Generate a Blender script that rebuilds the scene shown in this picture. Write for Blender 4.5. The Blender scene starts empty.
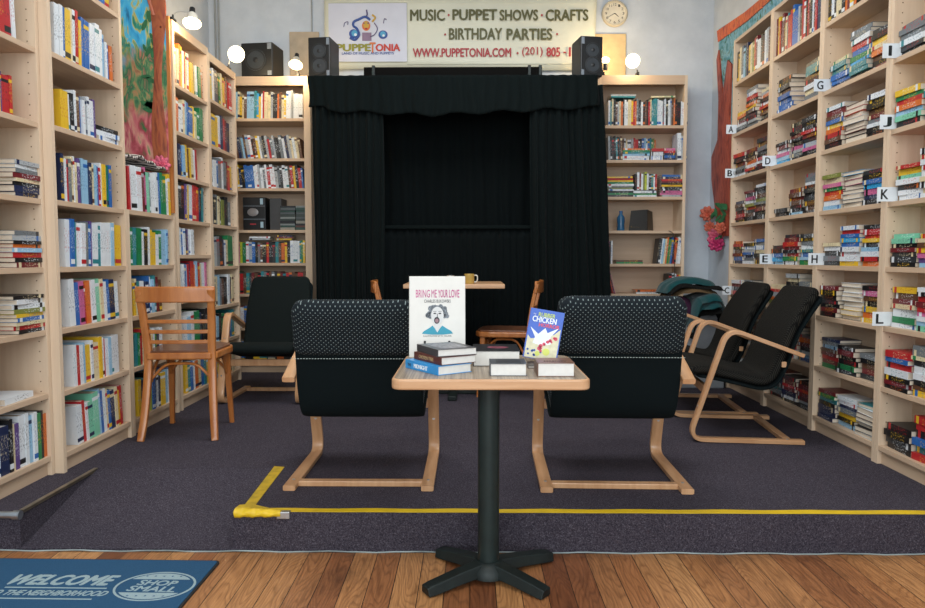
import bpy, math, random
from mathutils import Vector, Matrix
random.seed(7)
S = bpy.context.scene
COL = S.collection
PI = math.pi
H = 1.131          # eye height
P = 0.156          # height of the carpeted platform
F = 700.0

# ------------------------------------------------------------------ camera
cam_d = bpy.data.cameras.new('camera')
cam = bpy.data.objects.new('camera', cam_d); COL.objects.link(cam)
cam_d.sensor_width = 36.0; cam_d.sensor_fit = 'HORIZONTAL'
cam_d.lens = F * 36.0 / 925.0
cam_d.clip_start = 0.05
pitch = math.atan(46 / F); yaw = math.atan(7.5 / (F / math.cos(pitch)))
cam.location = (0, 0, H)
cam.rotation_euler = (PI / 2 - pitch, 0, yaw)
S.camera = cam

# ------------------------------------------------------------------ world, lights, exposure
w = bpy.data.worlds.new('world'); S.world = w; w.use_nodes = True
w.node_tree.nodes['Background'].inputs[0].default_value = (0.75, 0.88, 1.0, 1)
w.node_tree.nodes['Background'].inputs[1].default_value = 0.45

def area(name, loc, target, sx, sy, watts, col):
    l = bpy.data.lights.new(name, 'AREA'); l.shape = 'RECTANGLE'; l.size = sx; l.size_y = sy
    l.energy = watts; l.color = col
    o = bpy.data.objects.new(name, l); COL.objects.link(o); o.location = loc
    o.rotation_euler = (Vector(target) - Vector(loc)).to_track_quat('-Z', 'Y').to_euler()
    return o
area('shop_window_daylight', (0, -1.9, 1.9), (0, 4.5, 1.0), 4.0, 2.4, 120, (0.90, 0.96, 1.0))
area('ceiling_light_front', (0.0, 1.0, 3.45), (0, 2.6, 0), 2.4, 1.2, 38, (0.96, 0.98, 1.0))
area('ceiling_light_back', (0.0, 3.8, 3.5), (0, 4.0, 0), 2.2, 1.2, 52, (0.93, 0.97, 1.0))
S.view_settings.view_transform = 'Standard'
S.view_settings.look = 'None'
S.view_settings.gamma = 1
S.view_settings.exposure = 0.26
S.view_settings.use_curve_mapping = False

# ------------------------------------------------------------------ materials
def lin(h):
    h = h.lstrip('#'); r = [int(h[i:i + 2], 16) / 255 for i in (0, 2, 4)]
    return tuple((c / 12.92 if c <= 0.04045 else ((c + 0.055) / 1.055) ** 2.4) for c in r) + (1,)

class NT:
    def __init__(s, name):
        s.m = bpy.data.materials.new(name); s.m.use_nodes = True
        s.n = s.m.node_tree.nodes; s.l = s.m.node_tree.links
        s.b = s.n['Principled BSDF']
    def node(s, t, **k):
        n = s.n.new(t)
        for a, v in k.items():
            if a.startswith('i_'):
                key = a[2:]; key = int(key) if key.isdigit() else key.replace('_', ' ')
                n.inputs[key].default_value = v
            else: setattr(n, a, v)
        return n
    def link(s, a, b): s.l.new(a, b)
    def math(s, op, a, b=None, c=None):
        n = s.n.new('ShaderNodeMath'); n.operation = op
        for i, v in enumerate((a, b, c)):
            if v is None: continue
            if isinstance(v, (int, float)): n.inputs[i].default_value = v
            else: s.link(v, n.inputs[i])
        return n.outputs[0]
    def ramp(s, fac, stops, interp='LINEAR'):
        n = s.n.new('ShaderNodeValToRGB'); n.color_ramp.interpolation = interp
        e = n.color_ramp.elements
        while len(e) < len(stops): e.new(0.5)
        for i, (p, c) in enumerate(stops): e[i].position = p; e[i].color = c
        s.link(fac, n.inputs[0]); return n.outputs[0]
    def mix(s, fac, a, b):
        n = s.n.new('ShaderNodeMix'); n.data_type = 'RGBA'
        for i, v in ((0, fac), (6, a), (7, b)):
            if isinstance(v, (int, float, tuple)): n.inputs[i].default_value = v
            else: s.link(v, n.inputs[i])
        return n.outputs[2]
    def coords(s, kind='Object', scale=(1, 1, 1), rot=(0, 0, 0)):
        t = s.n.new('ShaderNodeTexCoord'); mp = s.n.new('ShaderNodeMapping')
        mp.inputs['Scale'].default_value = scale; mp.inputs['Rotation'].default_value = rot
        s.link(t.outputs[kind], mp.inputs[0]); return mp.outputs[0]
    def bump(s, h, strength, dist=0.002):
        n = s.node('ShaderNodeBump'); n.inputs['Strength'].default_value = strength
        n.inputs['Distance'].default_value = dist
        s.link(h, n.inputs['Height']); s.link(n.outputs[0], s.b.inputs['Normal'])
    def noise(s, vec, scale, detail=4, rough=0.5):
        n = s.node('ShaderNodeTexNoise'); n.inputs['Scale'].default_value = scale
        n.inputs['Detail'].default_value = detail; n.inputs['Roughness'].default_value = rough
        s.link(vec, n.inputs['Vector']); return n.outputs['Fac']

MATS = {}
def plain(name, hexc, rough=0.6, metal=0.0, var=0.08, scale=18, spec=0.5, coat=0):
    if name in MATS: return MATS[name]
    t = NT(name); c = lin(hexc)
    f = t.noise(t.coords(), scale)
    a = tuple(min(1, x * (1 - var)) for x in c[:3]) + (1,); b = tuple(min(1, x * (1 + var)) for x in c[:3]) + (1,)
    t.link(t.ramp(f, [(0.3, a), (0.7, b)]), t.b.inputs['Base Color'])
    t.b.inputs['Roughness'].default_value = rough; t.b.inputs['Metallic'].default_value = metal
    t.b.inputs['Specular IOR Level'].default_value = spec; t.b.inputs['Coat Weight'].default_value = coat
    MATS[name] = t.m; return t.m

def wood(name, dark, light, scale=(30, 3, 3), rough=0.45, amount=1.0, bump=0.1, coat=0.0, dist=6):
    t = NT(name); v = t.coords('Object', scale)
    n1 = t.noise(v, 1.0, 6, 0.6)
    n2 = t.noise(t.coords('Object', tuple(x * 0.25 for x in scale)), 1.0, 2)
    f = t.math('ADD', t.math('MULTIPLY', n1, 0.65), t.math('MULTIPLY', n2, 0.35))
    t.link(t.ramp(f, [(0.33, lin(dark)), (0.67, lin(light))]), t.b.inputs['Base Color'])
    t.b.inputs['Roughness'].default_value = rough; t.b.inputs['Coat Weight'].default_value = coat
    if bump: t.bump(n1, bump)
    return t.m

birch = wood('birch_veneer', '#d3b99c', '#e0c9ae', (34, 34, 2.0), 0.5)
birch_x = wood('birch_veneer_board', '#c0a488', '#cfb498', (2.0, 34, 34), 0.45)
bent = wood('bent_birch', '#b8865c', '#d2a47a', (40, 6, 6), 0.35, coat=0.3)
chairwood = wood('varnished_beech', '#a05a26', '#c27c40', (30, 30, 3), 0.35, coat=0.3)
seatwood = wood('dark_veneer_seat', '#5f3a28', '#7d5138', (4, 30, 4), 0.35, coat=0.2)

def floor_mat():
    t = NT('old_pine_planks')
    v = t.coords('Object', (1, 1, 1), (0, 0, PI / 2))
    br = t.node('ShaderNodeTexBrick'); t.link(v, br.inputs['Vector'])
    br.offset = 0.37; br.inputs['Scale'].default_value = 1.0
    br.inputs['Brick Width'].default_value = 1.35; br.inputs['Row Height'].default_value = 0.088
    br.inputs['Mortar Size'].default_value = 0.0016; br.inputs['Mortar Smooth'].default_value = 0.3
    br.inputs['Bias'].default_value = 0.0
    br.inputs['Color1'].default_value = (0.0, 0.0, 0.0, 1); br.inputs['Color2'].default_value = (1, 1, 1, 1)
    br.inputs['Mortar'].default_value = (0.5, 0.5, 0.5, 1)
    base = t.ramp(br.outputs['Color'], [(0.0, lin('#6f3f26')), (0.25, lin('#a36c42')), (0.5, lin('#bd8856')), (0.7, lin('#8d5836')), (0.85, lin('#b07a4a')), (1.0, lin('#cc9c68'))])
    # cathedral grain: distorted rings, offset per plank
    comb = t.node('ShaderNodeCombineXYZ'); sep = t.node('ShaderNodeSeparateXYZ')
    t.link(t.coords(), sep.inputs[0])
    off = t.math('MULTIPLY', br.outputs['Color'], 37.0)
    t.link(t.math('ADD', t.math('MULTIPLY', sep.outputs[0], 9.0), off), comb.inputs[0])
    t.link(t.math('ADD', t.math('MULTIPLY', sep.outputs[1], 1.5), off), comb.inputs[1])
    nz = t.noise(comb.outputs[0], 1.0, 2, 0.4)
    ring = t.math('FRACT', t.math('MULTIPLY', nz, 22.0))
    fine = t.noise(t.coords('Object', (160, 5, 1)), 1.0, 3)
    ringd = t.ramp(ring, [(0.0, (0.42, 0.36, 0.32, 1)), (0.35, (1, 1, 1, 1)), (0.8, (1, 1, 1, 1)), (1.0, (0.42, 0.36, 0.32, 1))])
    m1 = t.node('ShaderNodeMix', data_type='RGBA', blend_type='MULTIPLY'); m1.inputs[0].default_value = 0.55
    t.link(base, m1.inputs[6]); t.link(ringd, m1.inputs[7])
    m2 = t.node('ShaderNodeMix', data_type='RGBA', blend_type='MULTIPLY'); m2.inputs[0].default_value = 0.7
    t.link(m1.outputs[2], m2.inputs[6]); t.link(t.ramp(fine, [(0.3, (0.55, 0.5, 0.45, 1)), (0.65, (1.1, 1.1, 1.1, 1))]), m2.inputs[7])
    dirt = t.noise(t.coords('Object', (3.5, 1.5, 1)), 1.0, 6, 0.7)
    d = t.mix(t.ramp(dirt, [(0.52, (0, 0, 0, 1)), (0.78, (0.75, 0.75, 0.75, 1))]), m2.outputs[2], lin('#2c1a10'))
    fin = t.mix(br.outputs['Fac'], d, lin('#1a0e08'))
    t.link(fin, t.b.inputs['Base Color'])
    t.b.inputs['Roughness'].default_value = 0.42
    t.bump(t.math('SUBTRACT', fine, br.outputs['Fac']), 0.25, 0.003)
    return t.m

def carpet_mat():
    t = NT('charcoal_loop_carpet')
    v = t.coords()
    n = t.noise(v, 210, 3, 0.7)
    big = t.noise(v, 2.2, 4, 0.6)
    c = t.ramp(n, [(0.32, lin('#26232b')), (0.5, lin('#464149')), (0.62, lin('#57525a')), (0.74, lin('#7d777f'))])
    m = t.node('ShaderNodeMix', data_type='RGBA', blend_type='MULTIPLY'); m.inputs[0].default_value = 1
    t.link(c, m.inputs[6]); t.link(t.ramp(big, [(0.3, (0.80, 0.80, 0.82, 1)), (0.7, (1.02, 1.0, 1.0, 1))]), m.inputs[7])
    t.link(m.outputs[2], t.b.inputs['Base Color'])
    t.b.inputs['Roughness'].default_value = 0.95; t.b.inputs['Specular IOR Level'].default_value = 0.1
    t.bump(n, 0.8, 0.006)
    return t.m

def wall_mat():
    t = NT('painted_plaster')
    v = t.coords(); n = t.noise(v, 3.0, 8, 0.62); f = t.noise(v, 60, 4)
    t.link(t.ramp(n, [(0.35, lin('#bdc5cd')), (0.65, lin('#ced5dc'))]), t.b.inputs['Base Color'])
    t.b.inputs['Roughness'].default_value = 0.7
    t.bump(f, 0.25, 0.003)
    return t.m

def dotted_mat(name, base, dot, sp=0.0175, r=0.0032):
    t = NT(name); uv = t.n.new('ShaderNodeTexCoord'); sep = t.node('ShaderNodeSeparateXYZ')
    t.link(uv.outputs['UV'], sep.inputs[0])
    def grid(offx, offy):
        fx = t.math('SUBTRACT', t.math('FRACT', t.math('ADD', t.math('DIVIDE', sep.outputs[0], sp), offx + 100)), 0.5)
        fy = t.math('SUBTRACT', t.math('FRACT', t.math('ADD', t.math('DIVIDE', sep.outputs[1], sp), offy + 100)), 0.5)
        d = t.math('SQRT', t.math('ADD', t.math('MULTIPLY', fx, fx), t.math('MULTIPLY', fy, fy)))
        return t.math('LESS_THAN', d, r / sp)
    m = t.math('MAXIMUM', grid(0, 0), grid(0.5, 0.5))
    t.link(t.mix(m, lin(base), lin(dot)), t.b.inputs['Base Color'])
    t.b.inputs['Roughness'].default_value = 0.9; t.b.inputs['Specular IOR Level'].default_value = 0.15
    w_ = t.noise(t.coords(), 400, 2); t.bump(w_, 0.4, 0.002)
    return t.m

def fabric(name, hexc, sheen=0.0, rough=0.95, var=0.2, scale=300):
    t = NT(name); n = t.noise(t.coords(), scale, 3, 0.6); c = lin(hexc)
    a = tuple(x * (1 - var) for x in c[:3]) + (1,); b = tuple(min(1, x * (1 + var)) for x in c[:3]) + (1,)
    t.link(t.ramp(n, [(0.3, a), (0.7, b)]), t.b.inputs['Base Color'])
    t.b.inputs['Roughness'].default_value = rough; t.b.inputs['Specular IOR Level'].default_value = 0.15
    t.b.inputs['Sheen Weight'].default_value = sheen
    t.bump(n, 0.3, 0.002); return t.m

M_floor, M_carpet, M_wall = floor_mat(), carpet_mat(), wall_mat()
M_dots = dotted_mat('dotted_black_upholstery', '#1a2024', '#7d8988', 0.020, 0.0022)
M_ribs = dotted_mat('charcoal_woven_upholstery', '#080807', '#3a3833', 0.013, 0.0024)
M_sling = fabric('black_sling_fabric', '#0b1416')
M_velvet = fabric('black_velvet', '#040d0d', 0.02, 0.9)
M_backcloth = fabric('black_backcloth', '#040a0b', 0.0, 0.95)
M_greyfab = fabric('grey_lining', '#5b5e60')
M_teal = fabric('teal_blanket_fleece', '#053d40', 0.2)
M_black = plain('black_plastic', '#121416', 0.4)
M_blackmat = plain('black_paint_metal', '#1d2b2a', 0.45, 0.3, 0.2)
M_iron = plain('cast_iron_black', '#18211f', 0.5, 0.3, 0.3)
M_steel = plain('brushed_steel', '#b9bcbd', 0.3, 0.9)
M_white = plain('white_card', '#dfe6ea', 0.5)
M_pages = plain('book_pages', '#d3c6b2', 0.8, 0, 0.06, 60)
M_pagesw = plain('white_book_pages', '#dcd9d2', 0.8, 0, 0.04, 60)
M_dark = plain('dark_recess', '#15110e', 0.9)
M_pin = plain('shelf_pin_hole', '#6b4f38', 0.9)
M_glassy = plain('speaker_trim_grey', '#7b838b', 0.35)
def emit(name, col, s):
    t = NT(name); t.b.inputs['Base Color'].default_value = (1, 1, 1, 1)
    t.b.inputs['Emission Color'].default_value = col; t.b.inputs['Emission Strength'].default_value = s
    n = t.noise(t.coords(), 5); t.link(t.math('ADD', t.math('MULTIPLY', n, 0.1), 0.4), t.b.inputs['Roughness'])
    return t.m
M_bulb = emit('lit_bulb_warm', (1.0, 0.72, 0.36, 1), 7)
M_bulbw = emit('lit_bulb_white', (1.0, 0.80, 0.50, 1), 6)

# ------------------------------------------------------------------ mesh helpers
class MB:
    def __init__(s): s.v = []; s.f = []; s.mi = []; s.uv = {}
    def add(s, vs, fs, mi=0, M=None):
        b = len(s.v)
        for p in vs:
            p = Vector(p); s.v.append(M @ p if M is not None else p)
        for k, f in enumerate(fs):
            s.f.append([b + i for i in f]); s.mi.append(mi[k] if isinstance(mi, (list, tuple)) else mi)
    def box(s, x0, x1, y0, y1, z0, z1, mi=0, M=None):
        vs = [(x0, y0, z0), (x1, y0, z0), (x1, y1, z0), (x0, y1, z0), (x0, y0, z1), (x1, y0, z1), (x1, y1, z1), (x0, y1, z1)]
        s.add(vs, [(0, 3, 2, 1), (4, 5, 6, 7), (0, 1, 5, 4), (1, 2, 6, 5), (2, 3, 7, 6), (3, 0, 4, 7)], mi, M); return s
    def cyl(s, p0, p1, r0, r1=None, n=16, mi=0, M=None):
        r1 = r0 if r1 is None else r1
        p0, p1 = Vector(p0), Vector(p1); d = (p1 - p0).normalized()
        a = d.orthogonal().normalized(); b = d.cross(a)
        vs = []
        for p, r in ((p0, r0), (p1, r1)):
            for k in range(n):
                t = 2 * PI * k / n; vs.append(p + (a * math.cos(t) + b * math.sin(t)) * r)
        fs = [(k, (k + 1) % n, n + (k + 1) % n, n + k) for k in range(n)]
        fs += [tuple(range(n - 1, -1, -1)), tuple(range(n, 2 * n))]
        s.add(vs, fs, mi, M); return s
    def tube(s, pts, r, n=8, mi=0, M=None):
        return s.sweep(pts, [(math.cos(2 * PI * k / n), math.sin(2 * PI * k / n)) for k in range(n)], r if callable(r) else (lambda t: (r, r)), mi, M)
    def sweep(s, pts, prof, size, mi=0, M=None, up=None):
        """sweep a closed 2-D profile (unit) along pts; size(t)->(a,b); up = reference direction for profile's 1st axis"""
        pts = [Vector(p) for p in pts]; n = len(prof); N = len(pts); vs = []
        ref = Vector(up) if up is not None else None; prev = None
        for i, p in enumerate(pts):
            t = ((pts[min(i + 1, N - 1)] - pts[i]).normalized() + (pts[i] - pts[max(i - 1, 0)]).normalized()).normalized()
            if ref is not None: a = (ref - t * ref.dot(t)).normalized()
            elif prev is None: a = t.orthogonal().normalized()
            else: a = (prev - t * prev.dot(t)).normalized()
            prev = a; b = t.cross(a); sa, sb = size(i / (N - 1))
            for u, v in prof: vs.append(p + a * u * sa + b * v * sb)
        fs = []
        for i in range(N - 1):
            for k in range(n):
                fs.append((i * n + k, i * n + (k + 1) % n, (i + 1) * n + (k + 1) % n, (i + 1) * n + k))
        fs += [tuple(range(n - 1, -1, -1)), tuple((N - 1) * n + k for k in range(n))]
        s.add(vs, fs, mi, M); return s
    def lathe(s, prof, n=24, mi=0, M=None):
        vs = []; fs = []
        for r, z in prof:
            for k in range(n): vs.append((r * math.cos(2 * PI * k / n), r * math.sin(2 * PI * k / n), z))
        for i in range(len(prof) - 1):
            for k in range(n): fs.append((i * n + k, i * n + (k + 1) % n, (i + 1) * n + (k + 1) % n, (i + 1) * n + k))
        fs += [tuple(range(n - 1, -1, -1)), tuple((len(prof) - 1) * n + k for k in range(n))]
        s.add(vs, fs, mi, M); return s
    def prism(s, pts, d, mi=0, M=None):
        """polygon in local XY extruded along +Z by d"""
        n = len(pts)
        vs = [(x, y, 0) for x, y in pts] + [(x, y, d) for x, y in pts]
        fs = [tuple(range(n - 1, -1, -1)), tuple(range(n, 2 * n))] + [(k, (k + 1) % n, n + (k + 1) % n, n + k) for k in range(n)]
        s.add(vs, fs, mi, M); return s
    def build(s, name, mats, parent=None, smooth=False, bevel=0, loc=None, rz=0, seg=2, uv=None):
        me = bpy.data.meshes.new(name); me.from_pydata([tuple(v) for v in s.v], [], s.f)
        mats = mats if isinstance(mats, (list, tuple)) else [mats]
        for m in mats: me.materials.append(m)
        me.polygons.foreach_set('material_index', s.mi)
        if uv:
            lay = me.uv_layers.new(name='uv')
            for lp in me.loops: lay.data[lp.index].uv = uv[lp.vertex_index]
        if smooth:
            me.polygons.foreach_set('use_smooth', [True] * len(me.polygons))
        me.update()
        o = bpy.data.objects.new(name, me); COL.objects.link(o)
        if parent: o.parent = parent
        if loc is not None: o.location = loc
        if rz: o.rotation_euler = (0, 0, rz)
        if bevel:
            b = o.modifiers.new('bevel', 'BEVEL'); b.width = bevel; b.segments = seg; b.limit_method = 'ANGLE'; b.angle_limit = math.radians(50)
        if smooth:
            try: me.set_sharp_from_angle(angle=math.radians(45))
            except Exception: pass
        return o

def tag(o, label=None, cat=None, group=None, kind=None):
    if label: o['label'] = label
    if cat: o['category'] = cat
    if group: o['group'] = group
    if kind: o['kind'] = kind
    return o
def thing(name, label, cat, loc=(0, 0, 0), rz=0, group=None, rot=None):
    o = bpy.data.objects.new(name, None); COL.objects.link(o); o.empty_display_size = 0.1
    o.location = loc; o.rotation_euler = rot if rot else (0, 0, rz)
    return tag(o, label, cat, group)
def struct(name, mb, mats, **k):
    o = mb.build(name, mats, **k); o['kind'] = 'structure'; return o
def copy_tree(o, parent=None):
    c = o.copy(); COL.objects.link(c)
    if parent: c.parent = parent
    for ch in list(o.children): copy_tree(ch, c)
    return c
ROUND = [(math.cos(2 * PI * k / 12), math.sin(2 * PI * k / 12)) for k in range(12)]
SQ = [(-1, -0.75), (-0.8, -1), (0.8, -1), (1, -0.75), (1, 0.75), (0.8, 1), (-0.8, 1), (-1, 0.75)]
def bez(pts, n=8):
    """Catmull-Rom through points"""
    pts = [Vector(p) for p in pts]; q = [pts[0] * 2 - pts[1]] + pts + [pts[-1] * 2 - pts[-2]]; out = []
    for i in range(1, len(q) - 2):
        for k in range(n):
            t = k / n; a, b, c, d = q[i - 1], q[i], q[i + 1], q[i + 2]
            out.append(0.5 * ((2 * b) + (c - a) * t + (2 * a - 5 * b + 4 * c - d) * t * t + (3 * b - a - 3 * c + d) * t ** 3))
    out.append(pts[-1]); return out
def fillet(pts, r, n=7):
    pts = [Vector(p) for p in pts]; out = [pts[0]]
    for i in range(1, len(pts) - 1):
        a = (pts[i - 1] - pts[i]).normalized(); b = (pts[i + 1] - pts[i]).normalized()
        p0 = pts[i] + a * r; p1 = pts[i] + b * r
        for k in range(n + 1):
            t = k / n; out.append(p0 * (1 - t) ** 2 + pts[i] * 2 * t * (1 - t) + p1 * t * t)
    out.append(pts[-1]); return out

def text(body, wd, ht, mat, parent, M, name='lettering', extrude=0.0006, bold=0.0, shear=0.0, label=None):
    """lettering fitted to a wd x ht rectangle centred on M's origin, in M's XY plane"""
    cu = bpy.data.curves.new('txt', 'FONT'); cu.body = body; cu.size = 1; cu.align_x = 'CENTER'
    cu.shear = shear; cu.extrude = 0.01; cu.resolution_u = 3
    tmp = bpy.data.objects.new('txt', cu); COL.objects.link(tmp)
    dg = bpy.context.evaluated_depsgraph_get()
    me = bpy.data.meshes.new_from_object(tmp.evaluated_get(dg))
    bpy.data.objects.remove(tmp); bpy.data.curves.remove(cu)
    xs = [v.co.x for v in me.vertices]; ys = [v.co.y for v in me.vertices]
    cx, cy = (min(xs) + max(xs)) / 2, (min(ys) + max(ys)) / 2; sx, sy = wd / (max(xs) - min(xs)), ht / (max(ys) - min(ys))
    for v in me.vertices:
        v.co = M @ Vector(((v.co.x - cx) * sx, (v.co.y - cy) * sy, (v.co.z / 0.01) * extrude))
    if bold > 0.004:      # heavier weight: overlay slightly shifted copies of the same outline
        base = [v.co.copy() for v in me.vertices]; pol = [list(p.vertices) for p in me.polygons]; nb = len(base)
        ex = M.to_3x3() @ Vector((bold * 1.2 * sx, 0, 0)); ey = M.to_3x3() @ Vector((0, bold * .7 * sy, 0)); vs = []; fs = []
        for q, o_ in enumerate((ex, -ex, ey, -ey, ex * .5, -ex * .5)):
            zq = M.to_3x3() @ Vector((0, 0, 0.00009 * q)); vs += [tuple(p + o_ + zq) for p in base]; fs += [[i + q * nb for i in p] for p in pol]
        me = bpy.data.meshes.new(name); me.from_pydata(vs, [], fs); me.update()
    me.materials.clear(); me.materials.append(mat)
    me.name = name
    o = bpy.data.objects.new(name, me); COL.objects.link(o)
    if parent: o.parent = parent
    if label: o['label'] = label
    return o
def face_cam(x, y, z):   # XY plane -> world XZ, facing the viewer (-Y)
    return Matrix.Translation((x, y, z)) @ Matrix.Rotation(PI / 2, 4, 'X')

# ------------------------------------------------------------------ setting
XL, XR, YB, YF, ZC = -2.27, 2.10, 6.20, -2.2, 3.65
struct('floor', MB().box(XL, XR, YF, 2.75, -0.1, 0), M_floor)
struct('wall_back', MB().box(XL - 0.1, XR + 0.1, YB, YB + 0.12, 0, ZC), M_wall)
struct('wall_left', MB().box(XL - 0.12, XL, YF, YB, -0.1, ZC), M_wall)
struct('wall_right', MB().box(XR, XR + 0.12, YF, YB, -0.1, ZC), M_wall)
struct('ceiling', MB().box(XL - 0.12, XR + 0.12, YF, YB + 0.12, ZC, ZC + 0.1), plain('ceiling_paint', '#c9c7c0', 0.9))
YP = 2.622; RX0, RX1, RY = -1.735, -0.915, 3.18
pm = MB()
pm.box(XL, RX0, YP, RY, -0.1, P); pm.box(RX1, XR, YP, RY, -0.1, P); pm.box(XL, XR, RY, YB, -0.1, P)
struct('carpeted_platform', pm, M_carpet)
rm = MB(); rm.add([(RX0, YP, 0), (RX1, YP, 0), (RX1, RY, 0), (RX0, RY, 0), (RX0, YP, 0.012), (RX1, YP, 0.012), (RX1, RY, P - 0.001), (RX0, RY, P - 0.001)],
       [(0, 3, 2, 1), (4, 5, 6, 7), (0, 1, 5, 4), (1, 2, 6, 5), (2, 3, 7, 6), (3, 0, 4, 7)])
struct('carpeted_ramp', rm, M_carpet)
# pale frayed edging where carpet meets floor
em = MB(); pts = []
for i in range(120):
    x = XL + (XR - XL) * i / 119; pts.append((x, YP - 0.004 + 0.0015 * math.sin(i * 1.9) , 0.004 + 0.002 * math.sin(i * 0.7)))
em.tube(pts, lambda t: (0.0028, 0.0032), 6)
struct('trim_1', em, plain('frayed_edge_strip', '#8f9a99', 0.5, 0.1, 0.5, 6))
# metal ramp edging strips
tm = MB(); tm.box(-1.742, -1.724, 2.63, 3.17, P, P + 0.005); tm.box(-1.735, -1.730, 2.63, 3.17, P - 0.012, P + 0.004)
o = tm.build('ramp_edging', plain('dull_brass_strip', '#7f7462', 0.4, 0.6, 0.3), bevel=0.001)
tag(o, 'thin dull metal strip edging the left side of the carpeted ramp', 'edging strip')
tm = MB(); tm.cyl((-2.25, 2.606, P - 0.008), (-1.737, 2.606, P - 0.008), 0.014, n=14); tm.cyl((-1.75, 2.606, P - 0.008), (-1.722, 2.606, P - 0.008), 0.0175, n=14)
o = tm.build('step_nosing', plain('aluminium_nosing', '#a5adb2', 0.3, 0.9), smooth=True)
tag(o, 'round aluminium nosing on the step edge at far left', 'step nosing')
# yellow safety tape
M_tape = plain('yellow_tape', '#d9b41c', 0.45, 0, 0.12, 12)
tp = MB(); n = 60
vs = []; fs = []
for i in range(n + 1):
    x = -0.80 + (XR + 0.80) * i / n; wv = 0.003 * math.sin(i * 0.9)
    vs += [(x, 2.628 + wv * 0.3, P + 0.002), (x, 2.664 + wv, P + 0.002), (x, 2.664 + wv, P), (x, 2.628 + wv * 0.3, P)]
for i in range(n):
    for k in range(4): fs.append((i * 4 + k, i * 4 + (k + 1) % 4, i * 4 + 4 + (k + 1) % 4, i * 4 + 4 + k))
tp.add(vs, fs)
tag(tp.build('safety_tape', M_tape), 'long yellow safety tape along the front edge of the platform', 'tape')
tp = MB(); tp.add([(-0.887, 2.66, P + .001), (-0.845, 2.66, P + .001), (-0.865, 3.20, P + .001), (-0.915, 3.21, P + .001),
                   (-0.887, 2.66, P + .003), (-0.845, 2.66, P + .003), (-0.865, 3.20, P + .003), (-0.915, 3.21, P + .003)],
                  [(0, 3, 2, 1), (4, 5, 6, 7), (0, 1, 5, 4), (1, 2, 6, 5), (2, 3, 7, 6), (3, 0, 4, 7)])
tag(tp.build('safety_tape', plain('yellow_tape_worn', '#bd9c22', 0.5, 0, 0.25, 25)), 'short worn yellow tape running back along the ramp edge', 'tape')
cr = thing('corner_guard', 'crumpled yellow taped corner guard at the platform corner', 'corner guard', (-0.905, 2.622, P))
g = MB(); N1, N2 = 26, 14; vs = []; fs = []
for i in range(N1 + 1):
    for k in range(N2):
        a = 2 * PI * k / N2; u = i / N1; x = -0.005 + 0.185 * u
        r = (0.024 - 0.008 * u) * (1 + 0.10 * math.sin(i * .8 + k * 1.3) + .05 * math.sin(i * 1.9)) * (0.5 if i in (0,) else 1)
        vs.append((x, 0.012 - 0.01 * u + r * 1.1 * math.cos(a), -0.004 + r * 0.8 * math.sin(a)))
for i in range(N1):
    for k in range(N2): fs.append((i * N2 + k, i * N2 + (k + 1) % N2, (i + 1) * N2 + (k + 1) % N2, (i + 1) * N2 + k))
fs += [tuple(range(N2 - 1, -1, -1)), tuple(N1 * N2 + k for k in range(N2))]
g.add(vs, fs); g.build('tape_wrap', M_tape, cr, smooth=True)
g = MB(); g.prism([(-0.005, 0.02), (0.06, 0.0), (0.14, 0.02), (0.085, 0.05), (0.045, 0.075), (0.0, 0.06)], 0.008); g.build('tape_fold', plain('yellow_tape_worn', '#bd9c22'), cr)
MB().box(0.165, 0.215, -0.010, 0.014, -0.022, 0.004).build('metal_end', M_steel, cr, bevel=0.002)['label'] = 'bare metal end'

# ------------------------------------------------------------------ bookcases
LEV = [0.245, 0.528, 0.812, 1.09, 1.39, 1.72, 2.04, 2.405]
def W(x, rz, y=0, z=0, org=(0, 0, 0)):
    return Vector(org) + Matrix.Rotation(rz, 3, 'Z') @ Vector((x, y, z))
def bookcase(label, org, rz, width, depth, levels, ztop, group=None, st=0.024, stl=None, str_=None, holes=True, rail=0.0):
    t = thing('bookcase', label, 'bookcase', (org[0], org[1], P), rz, group)
    stl = stl or st; str_ = str_ or st; h = ztop - P
    for x0, x1, fx in ((0, stl, stl), (width - str_, width, width - str_)):
        mb = MB().box(x0, x1, 0, depth, 0, h)
        if holes:
            sgn = 1 if x0 == 0 else -1
            z = 0.2
            while z < h - 0.1:
                for yy in (0.035,):
                    a, b = (fx, fx + 0.0006) if sgn > 0 else (fx - 0.0006, fx)
                    mb.box(a, b, yy - 0.0025, yy + 0.0025, z - 0.0025, z + 0.0025, 1)
                z += 0.045
        mb.build('side_panel', [birch, M_pin], t)
    for z in levels:
        MB().box(stl, width - str_, 0.002, depth - 0.008, z - P - 0.024, z - P).build('shelf', birch_x, t, bevel=0.0015)
    MB().box(stl, width - str_, 0, depth, h - 0.024, h).build('top_board', birch_x, t)
    if rail: MB().box(stl, width - str_, 0.0, 0.018, h - 0.024 - rail, h - 0.024).build('front_rail', birch_x, t)
    MB().box(stl, width - str_, 0.02, 0.036, 0, levels[0] - P - 0.024).build('kick_board', birch_x, t)
    MB().box(stl, width - str_, depth - 0.008, depth - 0.001, 0, h - 0.024).build('back_panel', birch_x, t)
    return t

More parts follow.
